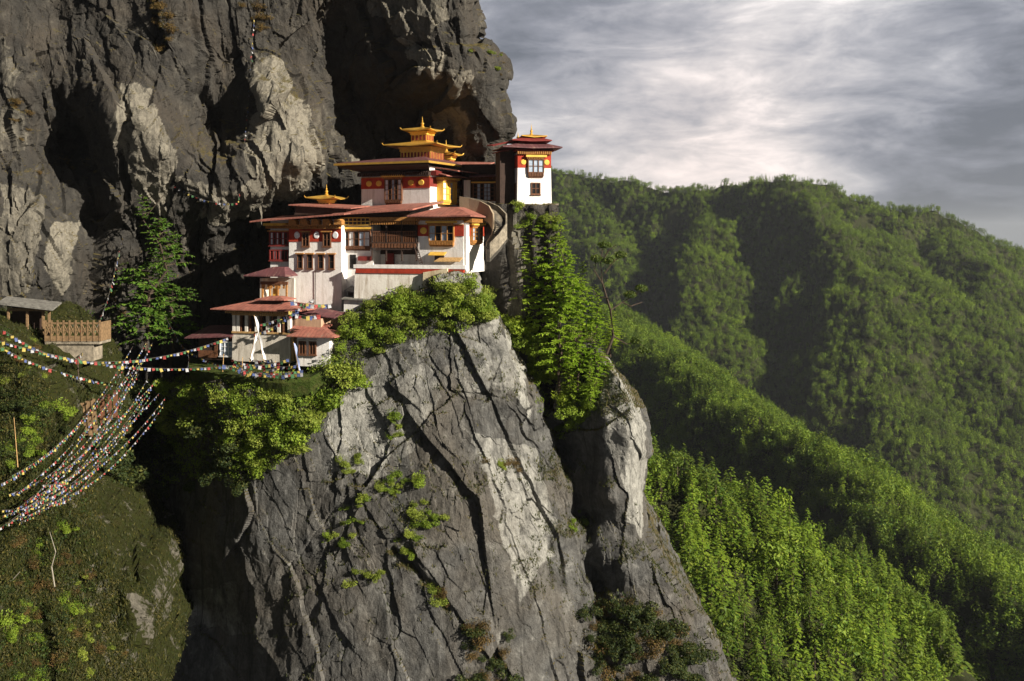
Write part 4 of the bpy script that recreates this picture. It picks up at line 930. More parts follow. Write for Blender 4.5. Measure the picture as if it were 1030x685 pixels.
m = MB(); m.box(-8, 84, -1.0, 36, 5.6, 7.2); B.part('coping', m, STONEW)
# curved stair ramp sweeping down from the terrace to the corner temple
B = Building('curved_stair_ramp', 462, 203, 139, 'curved tan stone stairway with rounded parapet wall right of the corner temple', 'stairway', rz=R(0))
path = [(2, 20, 1), (12, 16, -1), (24, 10, -4), (34, 3, -9), (40, -4, -17), (40, -10, -27), (36, -14, -37), (29, -16, -46)]
def ribbon(off, h0, h1, wdt, mat, name, parent=None):
    m = MB(); q = []
    for i, (x, y, z) in enumerate(path):
        a = path[max(i - 1, 0)]; b_ = path[min(i + 1, len(path) - 1)]; tx, ty = b_[0] - a[0], b_[1] - a[1]; l = math.hypot(tx, ty); nx, ny = -ty / l, tx / l
        q.append(((x + nx * off, y + ny * off), (x + nx * (off + wdt), y + ny * (off + wdt)), z))
    for (a0, a1, za), (b0, b1, zb) in zip(q[:-1], q[1:]):
        m.hexa([(a0[0], a0[1], za + h0), (b0[0], b0[1], zb + h0), (b1[0], b1[1], zb + h0), (a1[0], a1[1], za + h0), (a0[0], a0[1], za + h1), (b0[0], b0[1], zb + h1), (b1[0], b1[1], zb + h1), (a1[0], a1[1], za + h1)])
    return B.part(name, m, mat, parent)
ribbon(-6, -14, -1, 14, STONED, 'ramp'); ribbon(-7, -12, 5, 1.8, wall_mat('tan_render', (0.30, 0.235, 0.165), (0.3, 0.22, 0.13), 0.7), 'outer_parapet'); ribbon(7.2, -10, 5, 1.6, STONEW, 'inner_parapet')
m = MB()
for i in range(len(path) - 1):
    for k in range(6):
        t = (k + .5) / 6; a, b_ = path[i], path[i + 1]; x, y, z = [a[j] + (b_[j] - a[j]) * t for j in range(3)]
        m.box(x - 3.4, x + 3.4, y - .9, y + .9, z - 1.2, z - .1)
B.part('stair_step', m, STONEW)

# ---- lower guest house in front
B = Building('lower_gallery_house', 234, 359, 136, 'long low house with an open timber gallery under a red metal roof', 'house', rz=R(-15))
m = MB(); m.batter(0, 57, 0, 40, -4, 25, .4); wall(B, m, DIRTY)
m = MB(); m.box(.3, 57, 4, 40, 25, 46); B.part('upper_wall', m, WOODD)
m = MB(B.front(.2)); m.box(-.5, 57.6, -1.4, 4, 24.2, 26); m.box(-.5, 57.6, -1, 3.6, 42, 44); B.part('gallery_beam', m, WOODT)
m = MB(B.front(.2))
for x in (0, 4.2, 12.5, 22.5, 33.5, 44.5, 54.6): m.box(x, x + 2.8, -.8, 3, 26, 42)
B.part('gallery_post', m, STAINW)
m = MB(B.front(.2))
for x in (7.5, 16.5, 27.5, 38.5, 49.5): m.box(x, x + 1.3, -.4, 2.6, 26, 42)
B.part('mullion', m, WOODB)
dentils(B, B.front(), -5, 60, 44.4, 46.4, 0, 5, 2.1, mat=WOODT)
m = MB(); m.box(57.4, 84, 6, 40, 6, 40); B.part('side_wing', m, wall_mat('pinkish_render', (0.45, 0.30, 0.2), (0.2, 0.1, 0.07), 0.8))
window(B, B.side(57.4), 6, 32, 28, 40, 4, 2, WOODB, DARK, 1.2, 1.6)
m = MB(); m.roof(-16, 72, -12, 50, 48.8, 12, 40, 16, 26, 56, 1.1, .4); rf = B.part('roof', m, ROOFR, label='wide low red metal roof')
m = MB(); m.box(24, 46, 6, 26, 50, 55); B.part('ventilator_wall', m, WOODD, rf)
m = MB(); m.roof(21, 50, 2, 28, 58, 30, 41, 12, 20, 61, .9, .3); B.part('ventilator_roof', m, ROOFR, rf)
m = MB(); m.slab([(58, -3, 29), (88, -3, 28), (92, 14, 34), (58, 14, 36)], 1.0); B.part('side_roof', m, ROOFR)
m = MB(); m.slab([(60, 6, 46), (95, 10, 41), (98, 26, 45), (64, 30, 51)], 1.0); B.part('rear_side_roof', m, ROOFP)
m = MB(); m.box(57.8, 60, .4, 3, -2, 28); B.part('corner_post', m, WOODT)

B = Building('little_white_house', 299, 363, 132.5, 'little white house with two arched windows under a peaked red roof', 'house', rz=R(-15))
m = MB(); m.batter(0, 32, 0, 22, -5, 24, .3); wall(B, m, WHITE)
for a in (1.8, 12): window(B, B.front(-.3), a, a + 7.4, 6.5, 20.5, 2, 1, WOODB, DARK, 1.2, 1.2, arch=True, head=DIRTY)
m = MB(); m.roof(-8, 40, -7, 28, 25.6, 6, 22, 8, 13, 32.8, 1.0, .2); B.part('roof', m, ROOFR, label='faded red roof with a pale sunlit slope')

B = Building('dark_side_hut', 196, 355, 138, 'dark roofed hut with white and blue lattice window left of the lower house', 'hut', rz=R(-15))
m = MB(); m.box(4, 38, 0, 26, -6, 17); B.part('wall', m, WOODD)
window(B, B.front(), 25, 38.5, -2, 12.5, 3, 3, PANEW, PANE, 1.0, 1.0)
m = MB(B.front()); m.box(20, 23, -1, .2, -4, 15); m.box(4, 20, -.8, .2, -4, 3); B.part('door_post', m, WOODB)
m = MB(); m.slab([(-6, -8, 16), (40, -8, 19), (40, 30, 27), (-2, 30, 25)], 1.1); B.part('roof', m, ROOFP)

B = Building('white_store_shed', 346, 322, 138, 'small white shed with flat grey stone roof below the retaining wall', 'shed', rz=R(-15))
m = MB(); m.batter(0, 20, 0, 14, -14, 20, .4); wall(B, m)
m = MB(); m.box(3.5, 5.5, -.8, .3, 8, 11); B.part('vent', m, DARK)
m = MB(); m.slab([(-2, -3, 22), (26, -3, 21), (26, 16, 24), (-2, 16, 24.5)], 1.2); B.part('roof', m, ROOFK)
B = Building('grey_roof_shed', 350, 305, 139.5, 'low grey roofed lean-to against the foot of the white block', 'shed', rz=R(-15))
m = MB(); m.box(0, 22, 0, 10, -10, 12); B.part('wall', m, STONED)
m = MB(); m.slab([(-2, -4, 13), (27, -4, 10), (29, 11, 12), (-2, 11, 17)], 1.2); B.part('roof', m, ROOFG)
B = Building('stone_yard_wall', 318, 335, 137, 'pinkish brown yard wall between the lower house and the white block', 'wall', rz=R(-15))
m = MB(); m.box(0, 36, 0, 4, -12, 22); B.part('wall', m, STONEW)
m = MB(); m.box(36.2, 43, -6, 4, -20, 20); B.part('gate_pier', m, DIRTY)
m = MB(); m.box(24, 33, -7, -1, -12, -2); B.part('white_pier', m, WHITE)

# ---- grass terrace in front of the lower house
V = [tuple(P(px, py, Y)) for px, py, Y in ((205, 374, 131), (250, 379, 128.5), (306, 384, 128), (345, 356, 132), (345, 350, 145), (200, 350, 145))]
import bmesh
bm = bmesh.new(); n = 40
def edgept(lst, t):
    t *= len(lst) - 1; i = min(int(t), len(lst) - 2); f = t - i
    return [lst[i][k] * (1 - f) + lst[i + 1][k] * f for k in range(3)]
fe = [(190, 371, 135), (215, 375.5, 131.2), (250, 379.5, 129), (285, 382, 128), (312, 380, 128.4), (345, 360, 131)]
be = [(190, 366, 142), (215, 366, 142), (250, 366, 142), (285, 366, 142), (312, 366, 142), (345, 352, 142)]
Gx = np.zeros((8, n, 3))
for j in range(n):
    a = P(*edgept(fe, j / (n - 1))); b_ = P(*edgept(be, j / (n - 1)))
    for i in range(8):
        if i == 0: p = a + Vector((0, 1.2, -2.4))
        elif i == 1: p = a + Vector((0, 0, -.5))
        else: p = a.lerp(Vector((b_.x, b_.y, a.z + .5)), (i - 2) / 5)
        Gx[i, j] = p
Gx += 0.15 * np.stack([fbm(Gx[..., 0] / 2, Gx[..., 1] / 2, Gx[..., 2], 3, 5)] * 3, -1)
tag(link('terrace', np_mesh('terrace', Gx.reshape(-1, 3), grid_faces(8, n), TURF)), kind='structure')

# ---- timber lookout with carved railing on the left cliff
B = Building('cliff_lookout_platform', 46, 343, 128, 'timber lookout platform with carved pale railing under the left cliff', 'platform')
m = MB(); m.box(0, 55, -2, 26, -3, 0); m.box(8, 48, 0, 22, -20, -3); B.part('floor', m, STONEW)
m = MB()
m.box(0, 56, -2.4, -1.4, 17, 19); m.box(0, 56, -2.4, -1.4, 0, 5.5); m.box(0, 56, -2.4, -1.4, 10.6, 11.6)
for k in range(10): x = k * 6.05; m.box(x, x + 1.3, -2.8, -1.2, 0, 21)
B.part('railing', m, WEATH)
m = MB()
for k in range(9): x = 1.4 + k * 6.05; m.bar((x, -1.9, 6), (x + 4.6, -1.9, 16.5), .5); m.bar((x + 4.6, -1.9, 6), (x, -1.9, 16.5), .5)
B.part('carved_panel', m, WEATH)
m = MB(); m.box(54.6, 56, -2, 24, 0, 19); B.part('end_railing', m, WEATH)
B = Building('lean_to_shelter', 4, 330, 129, 'weathered lean-to shelter with sagging grey plank roof left of the lookout platform', 'shelter')
m = MB()
for x in (3, 22, 38, 44): m.box(x, x + 2, 0, 2, -12, 20)
m.box(3, 46, .2, 1.6, 17, 20); B.part('post', m, WEATH)
m = MB(); m.box(2, 34, 12, 14, -12, 22); B.part('back_wall', m, WOODD)
m = MB(); m.slab([(-4, -7, 26), (52, -7, 19.5), (50, 18, 25), (-6, 18, 31)], 1.6); B.part('roof', m, ROOFK)
# monk on the lookout, a few pixels tall
def person(loc, h, rz, robe, name='person', label='', group=None):
    root = empty(name, loc, rz, label, 'person', group)
    me = bpy.data.meshes.new('body'); J = [(0, 0, .52), (0, 0, .70), (0, .01, .82), (0, 0, .87), (0, -.01, .93), (.055, 0, .49), (.06, -.01, .27), (.06, 0, .03), (.06, -.07, .015), (-.055, 0, .49), (-.06, .02, .27), (-.06, .02, .03), (-.06, -.05, .015),
        (.115, 0, .80), (.15, .01, .63), (.13, -.06, .5), (-.115, 0, .80), (-.15, .01, .63), (-.13, -.06, .5)]
    E = [(0, 1), (1, 2), (2, 3), (3, 4), (0, 5), (5, 6), (6, 7), (7, 8), (0, 9), (9, 10), (10, 11), (11, 12), (2, 13), (13, 14), (14, 15), (2, 16), (16, 17), (17, 18)]
    rad = [.085, .08, .07, .03, .062, .06, .042, .027, .022, .06, .042, .027, .022, .035, .028, .02, .035, .028, .02]
    me.from_pydata([(a * h, b * h, c * h) for a, b, c in J], E, []); me.materials.append(SKIN); o = link('body', me, root)
    sk = o.modifiers.new('skin', 'SKIN'); sk.use_smooth_shade = True
    for i, v in enumerate(me.skin_vertices[0].data if me.skin_vertices else []): v.radius = (rad[i] * h,) * 2
    if not me.skin_vertices:
        import bmesh as _b
        b2 = _b.new(); b2.from_mesh(me); ly = b2.verts.layers.skin.verify(); b2.verts.ensure_lookup_table()
        for i, v in enumerate(b2.verts): v[ly].radius = (rad[i] * h,) * 2; v[ly].use_root = i == 0
        b2.to_mesh(me); b2.free()
    o.modifiers.new('sub', 'SUBSURF').levels = 1
    m = MB(); m.lathe(0, 0, [(.13, .08), (.12, .3), (.10, .55), (.115, .72), (.12, .8), (.05, .86)], 12); ro = link('robe', m.mesh('robe', h, robe), root); ro.scale = (1.15, .85, 1)
    m = MB(); m.lathe(0, .0, [(.055, .91), (.066, .935), (.06, .97), (.03, .995)], 10); link('hair', m.mesh('hair', h, DARK), root)
    return root
person(P(82, 342.6, 129), 1.7, 0.3, RED, label='person in a red robe standing at the lookout railing')

# ================================================================== VEGETATION ON THE CLIFF
from mathutils.bvhtree import BVHTree
def bvh_of(names):
    V = []; F = []; n = 0
    for nm in names:
        Q = SHEETS[nm][0]; V.append(Q.reshape(-1, 3)); F.append(grid_faces(*Q.shape[:2]) + n); n += Q.shape[0] * Q.shape[1]
    return BVHTree.FromPolygons(np.concatenate(V).tolist(), np.concatenate(F).tolist())
BV = bvh_of(['rock_spur', 'rock_pillar', 'hillside'])
BVC = bvh_of(['cliff'])
def drop(x, y, z=60):
    h = BV.ray_cast(Vector((x, y, z)), Vector((0, 0, -1)))
    return h[0].z if h[0] is not None else None
def hit(px, py, trees=(BV, BVC)):
    """where the sight line of a pixel meets the rock"""
    d = P(px, py, 1).normalized(); best = None
    for t in trees:
        h = t.ray_cast(Vector((0, 0, 0)), d)
        if h[0] is not None and (best is None or h[3] < best[3]): best = h
    return (best[0], best[1]) if best else (None, None)

def bush_mesh(seed, leaf, n=900, flat=0.75, size=.085):
    rng = np.random.default_rng(seed); tb = TB(); k = 7
    cs = [(rng.normal() * .42, rng.normal() * .42, .25 + .45 * rng.random()) for _ in range(k)]; rs = [(.3 + .25 * rng.random(),) * 2 + (.28 * flat + .2 * rng.random(),) for _ in cs]
    for c in cs: tb.tube([(0, 0, -.3), (c[0] * .5, c[1] * .5, c[2] * .4), c], [.035, .025, .01], 0, 4)
    V, F = leaf_cloud(rng, cs, rs, n, size); tb.add(V, F, 1)
    m = 120; a = rng.random(m) * 6.28; r = .3 + .5 * rng.random(m); z = .3 + .8 * rng.random(m)      # stray twigs break the outline
    V = np.stack([np.stack([np.cos(a) * r, np.sin(a) * r, z], 1), np.stack([np.cos(a) * r * 1.15 + .05, np.sin(a) * r * 1.15, z + .16], 1), np.stack([np.cos(a + .12) * r * 1.1, np.sin(a + .12) * r * 1.1, z + .1], 1)], 1).reshape(-1, 3)
    tb.add(V, np.arange(m * 3).reshape(-1, 3), 1)
    return tb.mesh('bush', [BARK, leaf])
BM = {'green': [bush_mesh(i, LEAF_BUSH) for i in range(4)], 'pale': [bush_mesh(10 + i, LEAF_PALE) for i in range(3)], 'dark': [bush_mesh(20 + i, LEAF_DARK) for i in range(3)], 'lime': [bush_mesh(40 + i, LEAF_LIME) for i in range(3)], 'dry': [bush_mesh(30 + i, LEAF_DRY, 500, .6, .07) for i in range(2)]}
rngB = np.random.default_rng(4)
def bushes(poly, n, size, kinds, label, group, name='bush', trees=(BV, BVC)):
    name = 'shrub' if not ({'green', 'pale', 'lime'} & set(kinds)) or 'hrub' in label else 'bush'
    xs = [p[0] for p in poly]; ys = [p[1] for p in poly]; k = 0; tries = 0
    while k < n and tries < n * 40:
        tries += 1
        px = rngB.uniform(min(xs), max(xs)); py = rngB.uniform(min(ys), max(ys))
        if not inside(np.array(px), np.array(py), poly): continue
        p, nv = hit(px, py, trees)
        if p is None: continue
        kd = kinds[int(rngB.integers(len(kinds)))]; me = BM[kd][int(rngB.integers(len(BM[kd])))]
        sc = size[0] + (size[1] - size[0]) * rngB.random() ** 1.5
        o = link(name, me); o.location = p - Vector((0, 0, .15 * sc)) - nv * .05 * sc
        up = (Vector((0, 0, 1)) + nv * .45).normalized()
        o.rotation_mode = 'QUATERNION'; o.rotation_quaternion = up.to_track_quat('Z', 'Y') @ Matrix.Rotation(rngB.random() * 6.28, 3, 'Z').to_quaternion()
        o.scale = (sc * (.85 + .3 * rngB.random()), sc, sc * (.7 + .4 * rngB.random()))
        tag(o, label, name, group); k += 1
bushes([(362, 305), (385, 288), (440, 284), (492, 290), (500, 308), (478, 322), (440, 335), (400, 345), (380, 345), (362, 330)], 46, (1.0, 2.0), ['green', 'green', 'pale', 'pale'], 'leafy sunlit bush on the rock rim right below the monastery retaining wall', 'bushes on the rim below the retaining wall')
bushes([(338, 366), (372, 345), (392, 345), (360, 385), (330, 410), (300, 455), (262, 475), (232, 470), (222, 430), (255, 396), (300, 386)], 42, (1.2, 2.6), ['green', 'green', 'pale'], 'dense bright bush on the steep bank below the little white house', 'bushes on the bank below the houses')
bushes([(160, 382), (212, 378), (225, 405), (205, 440), (165, 440)], 14, (1.3, 2.4), ['pale', 'green'], 'yellowish bush at the shaded head of the chasm beneath the prayer flags', 'bushes at the chasm head')
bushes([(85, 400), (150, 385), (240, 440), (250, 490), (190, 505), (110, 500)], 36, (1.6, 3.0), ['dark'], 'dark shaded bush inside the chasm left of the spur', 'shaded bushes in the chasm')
for nm, poly, n, k in (('small bush clinging to the ledge high on the spur face', [(384, 415), (402, 412), (408, 435), (392, 445)], 7, ['green', 'pale']), ('tuft of shrub on a ledge at the left edge of the spur face', [(340, 458), (362, 455), (365, 475), (345, 480)], 6, ['pale']),
        ('bushy clump growing on the middle ledge of the spur face', [(385, 475), (402, 478), (425, 465), (430, 488), (400, 500), (380, 495)], 13, ['green', 'pale']), ('bush growing in a pocket at the centre of the spur face', [(415, 505), (455, 505), (450, 532), (420, 530)], 10, ['green', 'green', 'pale']),
        ('bush hanging on the lower left ledge of the spur face', [(322, 540), (345, 510), (368, 500), (365, 530), (345, 555)], 14, ['green', 'pale']), ('small shrub below the central pocket of the spur face', [(400, 540), (425, 535), (425, 560), (405, 562)], 7, ['pale', 'green']),
        ('scrubby plant low on the cracked spur face', [(425, 580), (445, 590), (455, 612), (440, 610)], 6, ['pale', 'dry']), ('little shrub rooted in the diagonal crack low on the spur', [(345, 575), (385, 575), (385, 590), (350, 592)], 5, ['pale', 'green']),
        ('dry grass clump along the slanting ledge right of centre', [(480, 462), (520, 465), (530, 475), (482, 470)], 7, ['dry', 'pale']), ('plant in the dark crack between spur and right buttress', [(572, 515), (590, 512), (592, 535), (575, 535)], 4, ['green'])):
    bushes(poly, n, (.5, 1.15), k, nm, 'bushes on the ledges of the spur face')
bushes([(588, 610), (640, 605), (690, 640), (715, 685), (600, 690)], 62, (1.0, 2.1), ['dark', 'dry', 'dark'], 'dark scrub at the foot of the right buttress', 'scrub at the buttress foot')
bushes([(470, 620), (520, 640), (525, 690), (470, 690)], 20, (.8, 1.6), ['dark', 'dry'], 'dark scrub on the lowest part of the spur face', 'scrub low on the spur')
bushes([(516, 335), (535, 345), (560, 400), (600, 380), (596, 420), (565, 436), (545, 415)], 20, (1.0, 1.9), ['lime', 'green'], 'bright bush at the feet of the conifers in the gully', 'bushes under the gully conifers')
bushes([(508, 318), (545, 318), (556, 370), (560, 425), (535, 395), (520, 350)], 26, (1.1, 2.1), ['lime', 'lime', 'green'], 'lime green bush filling the left side of the gully below the fluted pillar', 'bushes below the fluted pillar')
bushes([(516, 208), (560, 206), (568, 240), (530, 245)], 12, (.7, 1.3), ['pale', 'green'], 'bush hanging over the edge just under the watchtower', 'bushes under the watchtower')
bushes([(600, 352), (622, 345), (632, 372), (605, 380)], 6, (.5, 1.0), ['dry', 'pale'], 'dry shrub on top of the right buttress', 'shrubs on the right buttress')
bushes([(0, 392), (68, 398), (66, 430), (0, 480)], 26, (.7, 1.5), ['green', 'dark'], 'low green bush on the near hillside above the prayer flags', 'bushes on the near hillside')
bushes([(0, 535), (70, 520), (85, 590), (60, 685), (0, 685)], 44, (.5, 1.2), ['green', 'dark', 'dry'], 'low scrubby shrub on the near hillside below the prayer flags', 'scrub on the lower near hillside')
bushes([(70, 560), (130, 610), (120, 685), (60, 685)], 18, (.4, .9), ['dry', 'pale'], 'dry brown scrub beside the pale outcrop on the near hillside', 'dry scrub by the outcrop')
bushes([(0, 335), (40, 345), (50, 380), (0, 395)], 16, (.4, .9), ['dry', 'pale'], 'dry grassy shrub below the timber lookout', 'shrubs below the lookout')
bushes([(135, 0), (165, 0), (178, 60), (165, 75), (150, 45)], 10, (.8, 1.6), ['dry'], 'rust brown shrub hanging high on the overhanging cliff', 'rust brown cliff shrubs')
bushes([(238, 0), (262, 5), (275, 45), (255, 50)], 7, (.8, 1.5), ['dry'], 'rust brown shrub in the upper cliff groove above the bright buttress', 'brown shrubs in the cliff groove')
bushes([(10, 80), (30, 110), (45, 170), (35, 180), (15, 130)], 8, (.6, 1.1), ['dry'], 'dry brown plant on the rib at the far left of the cliff', 'dry plants on the left rib')
bushes([(455, 45), (505, 55), (510, 80), (500, 80), (490, 58), (460, 52)], 8, (.35, .8), ['dry', 'pale'], 'dry tuft on the rounded brow of rock against the sky', 'tufts on the skyline brow')
bushes([(95, 240), (125, 225), (130, 320), (100, 330)], 8, (.7, 1.5), ['dry', 'dark'], 'dull shrub beside the tall conifer in the cliff recess', 'shrubs by the recess conifer')

def near_conifer(seed, leaf, nb=85, fat=.19, start=.12, dens=9):
    """tall conifer of unit height: trunk mesh and crown mesh"""
    rng = np.random.default_rng(seed)
    t = TB(); n = 9; tr = [(rng.normal() * .006 * i, rng.normal() * .006 * i, -.03 + 1.03 * i / (n - 1)) for i in range(n)]
    t.tube(tr, [.013 * (1 - .92 * i / (n - 1)) for i in range(n)], 0, 7)
    c = TB()
    for i in range(nb):
        h = start + (1 - start) * (i / nb) ** .9; a = i * 2.4 + rng.normal() * .3; rel = (h - start) / (1 - start)
        L = fat * (1 - rel) ** .75 * (.55 + .6 * rng.random()) * (1 if rel > .12 else .5 + rel * 4) + .012
        b0 = Vector(tr[min(int(h * (n - 1)), n - 1)]); b0.z = h; dr = Vector((math.cos(a), math.sin(a), 0)); rise = .25 * rel - .12
        pts = [b0 + dr * L * q + Vector((0, 0, L * (rise * q + .12 * math.sin(q * 3)))) for q in (0, .5, 1)]
        t.tube([tuple(p) for p in pts], [.0032, .002, .0008], 0, 3)
        m = int(dens * (.5 + L / fat)) + 2
        q = .18 + .85 * rng.random(m); base = np.array([pts[0].lerp(pts[2], float(v)) for v in q]); base[:, 2] += L * .1 * np.sin(q * 3)
        sd_ = np.array([-dr.y, dr.x, 0]); sg = rng.choice([-1, 1], m)[:, None]; sl = (L * .17 * (1.2 - q) * .72 + .005)[:, None] * (.6 + .7 * rng.random((m, 1)))
        d = sd_ * sg * .8 + np.array(dr) * .6 + rng.normal(size=(m, 3)) * .45; tip = base + d * sl + np.array([0, 0, -1]) * sl * (.15 + .35 * rng.random((m, 1)))
        w = sl * .30; u = np.cross(d, [0, 0, 1.]); u /= np.linalg.norm(u, axis=1, keepdims=True)
        mid = base + d * sl * .5 + np.array([0, 0, 1]) * sl * .06
        V = np.stack([base, mid + u * w, tip, mid - u * w], 1).reshape(-1, 3); F = np.arange(m)[:, None] * 4
        c.add(V, np.concatenate([F + [0, 1, 2], F + [0, 2, 3]]))
        V2 = np.stack([base, mid + np.array([0, 0, -1]) * w * 1.6, tip], 1).reshape(-1, 3); c.add(V2, np.arange(m * 3).reshape(-1, 3))
    return t.mesh('trunk', BARK), c.mesh('crown', leaf)
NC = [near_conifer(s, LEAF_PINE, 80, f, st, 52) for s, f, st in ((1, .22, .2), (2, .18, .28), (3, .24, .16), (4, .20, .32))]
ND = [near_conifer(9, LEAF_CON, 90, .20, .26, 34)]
def stand_tree(tm, px, pytop, Y, label, group=None, base=None, wide=1.0, name='conifer'):
    top = P(px, pytop, Y); z0 = base if base is not None else drop(top.x, Y, top.z + 30)
    if z0 is None: z0 = top.z - 14
    h = max(top.z - z0, 4)
    r = empty(name, (top.x, Y, z0), rngB.random() * 6.28, label, 'tree', group)
    for nm, me in zip(('trunk', 'crown'), tm):
        o = link(nm, me, r); o.scale = (h * wide, h * wide, h)
    return r
GL = 'bright yellow green conifer in the gully between watchtower and right buttress'
for i, (px, pt, pb, w) in enumerate([(534, 228, 336, .9), (546, 204, 345, .95), (557, 216, 350, .9), (572, 236, 358, .95), (586, 262, 362, 1.0), (600, 286, 362, 1.0), (614, 312, 358, 1.1),
        (541, 268, 372, .95), (563, 278, 400, 1), (582, 302, 402, 1.05), (600, 330, 390, 1.1), (531, 300, 360, 1.1), (552, 330, 405, 1.2), (574, 350, 424, 1.2), (594, 362, 412, 1.2)]):
    p, nv = hit(px, pb)
    Y = min(max(p.y, 134.0), 143.0) if p is not None else 139.0
    stand_tree(NC[i % 4], px, pt, Y, GL, 'conifers in the gully', base=(HY - pb) * Y / 1000, wide=w * (1.0 + .35 * rngB.random()))
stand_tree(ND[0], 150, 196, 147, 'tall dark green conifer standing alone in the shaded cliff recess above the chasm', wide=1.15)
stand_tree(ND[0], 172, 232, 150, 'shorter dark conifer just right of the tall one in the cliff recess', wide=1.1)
# the bare twisted tree on the right buttress
tb = TB(); Yg = 137.5
def Q(px, py, dy=0): return tuple(P(px, py, Yg + dy) - P(610, 352, Yg))
tb.tube([Q(610, 356), Q(617, 338), Q(614, 312), Q(606, 285), Q(604, 262), Q(608, 243)], [.22, .2, .17, .13, .09, .04], 0, 6)
for br in ([(614, 312), (626, 304), (640, 296), (645, 288)], [(617, 338), (630, 346), (642, 344), (650, 352)], [(606, 285), (598, 272), (600, 258)], [(608, 275), (618, 262), (626, 258)], [(612, 300), (600, 298), (596, 290)], [(626, 304), (634, 308), (646, 304)], [(606, 262), (612, 252), (620, 246)]):
    tb.tube([Q(a, b, rngB.normal() * .5) for a, b in br], [.11, .08, .05, .02][:len(br)], 0, 5)
r = empty('twisted_tree', P(610, 352, Yg), 0, 'bare twisted dark tree leaning out beside the bright conifers', 'tree'); link('trunk', tb.mesh('trunk', BARK), r)
tb = TB(); V, F = leaf_cloud(np.random.default_rng(3), [Q(608, 246), Q(624, 256), Q(645, 290), Q(634, 296), Q(648, 352), Q(600, 260), Q(640, 342), Q(612, 262)], [(.9, .9, .5)] * 8, 2200, .16); tb.add(V, F, 0); link('crown', tb.mesh('crown', leaf_mat('sparse_leaf', (.03, .06, .012), (.10, .14, .03))), r)

bushes([(345, 310), (368, 318), (372, 350), (345, 356), (335, 345)], 12, (.9, 1.6), ['green', 'pale'], 'bush in the gap between the white shed and the little white house', 'bushes by the white shed')
# grass: nobody could count it
def grass(name, sheet, n, cond, hgt, leaf, seed):
    Qs, X, Y, N, _ = SHEETS[sheet]; rng = np.random.default_rng(seed)
    m = np.where(cond(X, Y, N)); k = rng.integers(len(m[0]), size=n); p = Qs[m[0][k], m[1][k]] + rng.normal(size=(n, 3)) * .15
    a = rng.random(n) * 6.28; h = hgt * (.5 + rng.random(n)); w = h * .22
    d = np.stack([np.cos(a), np.sin(a), a * 0], 1) * w[:, None]; lean = rng.normal(size=(n, 3)) * h[:, None] * .35; lean[:, 2] = h
    V = np.stack([p - d, p + d, p + lean], 1).reshape(-1, 3) - np.array([0, 0, .05])
    tag(link(name, np_mesh(name, V, np.arange(n * 3).reshape(-1, 3), leaf)), kind='stuff')
LEAF_GR = leaf_mat('grass_blade', (.014, .025, .005), (.055, .05, .014), .3)
pal = (LEAF_GR)
grass('hillside_grass', 'hillside', 120000, lambda X, Y, N: (Y < 700) & ~inside(X, Y, [(125, 590), (150, 600), (156, 650), (140, 660), (128, 630)]), .28, LEAF_GR, 3)
grass('rim_grass', 'rock_spur', 60000, lambda X, Y, N: ((N[..., 2] > .5) | inside(X, Y, [(222, 380), (345, 352), (372, 345), (355, 385), (318, 430), (262, 480), (215, 470), (160, 440), (150, 390)]) | inside(X, Y, [(362, 300), (500, 292), (500, 315), (470, 330), (400, 345), (362, 345)])) & (Y < 690), .28, LEAF_GR, 5)

def ground_cover(name, sheet, n, cond, r, leaves, size, leaf, seed):
    Qs, X, Y, N, _ = SHEETS[sheet]; rng = np.random.default_rng(seed)
    m = np.where(cond(X, Y, N)); k = rng.integers(len(m[0]), size=n); c = Qs[m[0][k], m[1][k]]
    V, F = leaf_cloud(rng, c, [(r * (.5 + v),) * 2 + (r * .6,) for v in rng.random(n)], n * leaves, size)
    tag(link(name, np_mesh(name, V, F, leaf)), kind='stuff')
ground_cover('hillside_scrub', 'hillside', 1500, lambda X, Y, N: (Y < 700) & (fbm(X / 30, Y / 30, X * 0, 3, 4) > -.05) & ~inside(X, Y, [(122, 585), (152, 596), (158, 655), (138, 665), (122, 630)]), .65, 42, .11, leaf_mat('heath_leaf', (.014, .022, .006), (.06, .05, .014), .2), 12)
ground_cover('moss_scrub', 'hillside', 600, lambda X, Y, N: (Y < 700) & (X < 90), .7, 45, .10, leaf_mat('moss_leaf', (.015, .035, .006), (.05, .09, .014), .25), 13)
ground_cover('bank_undergrowth', 'rock_spur', 1500, lambda X, Y, N: inside(X, Y, [(150, 385), (345, 352), (372, 345), (352, 385), (318, 432), (262, 482), (215, 480), (150, 490), (120, 430)]) | inside(X, Y, [(362, 300), (455, 292), (500, 305), (496, 318), (470, 330), (400, 345), (362, 345)]) | inside(X, Y, [(515, 335), (600, 370), (597, 420), (565, 440), (540, 410)]), .7, 45, .11, LEAF_BUSH, 14)

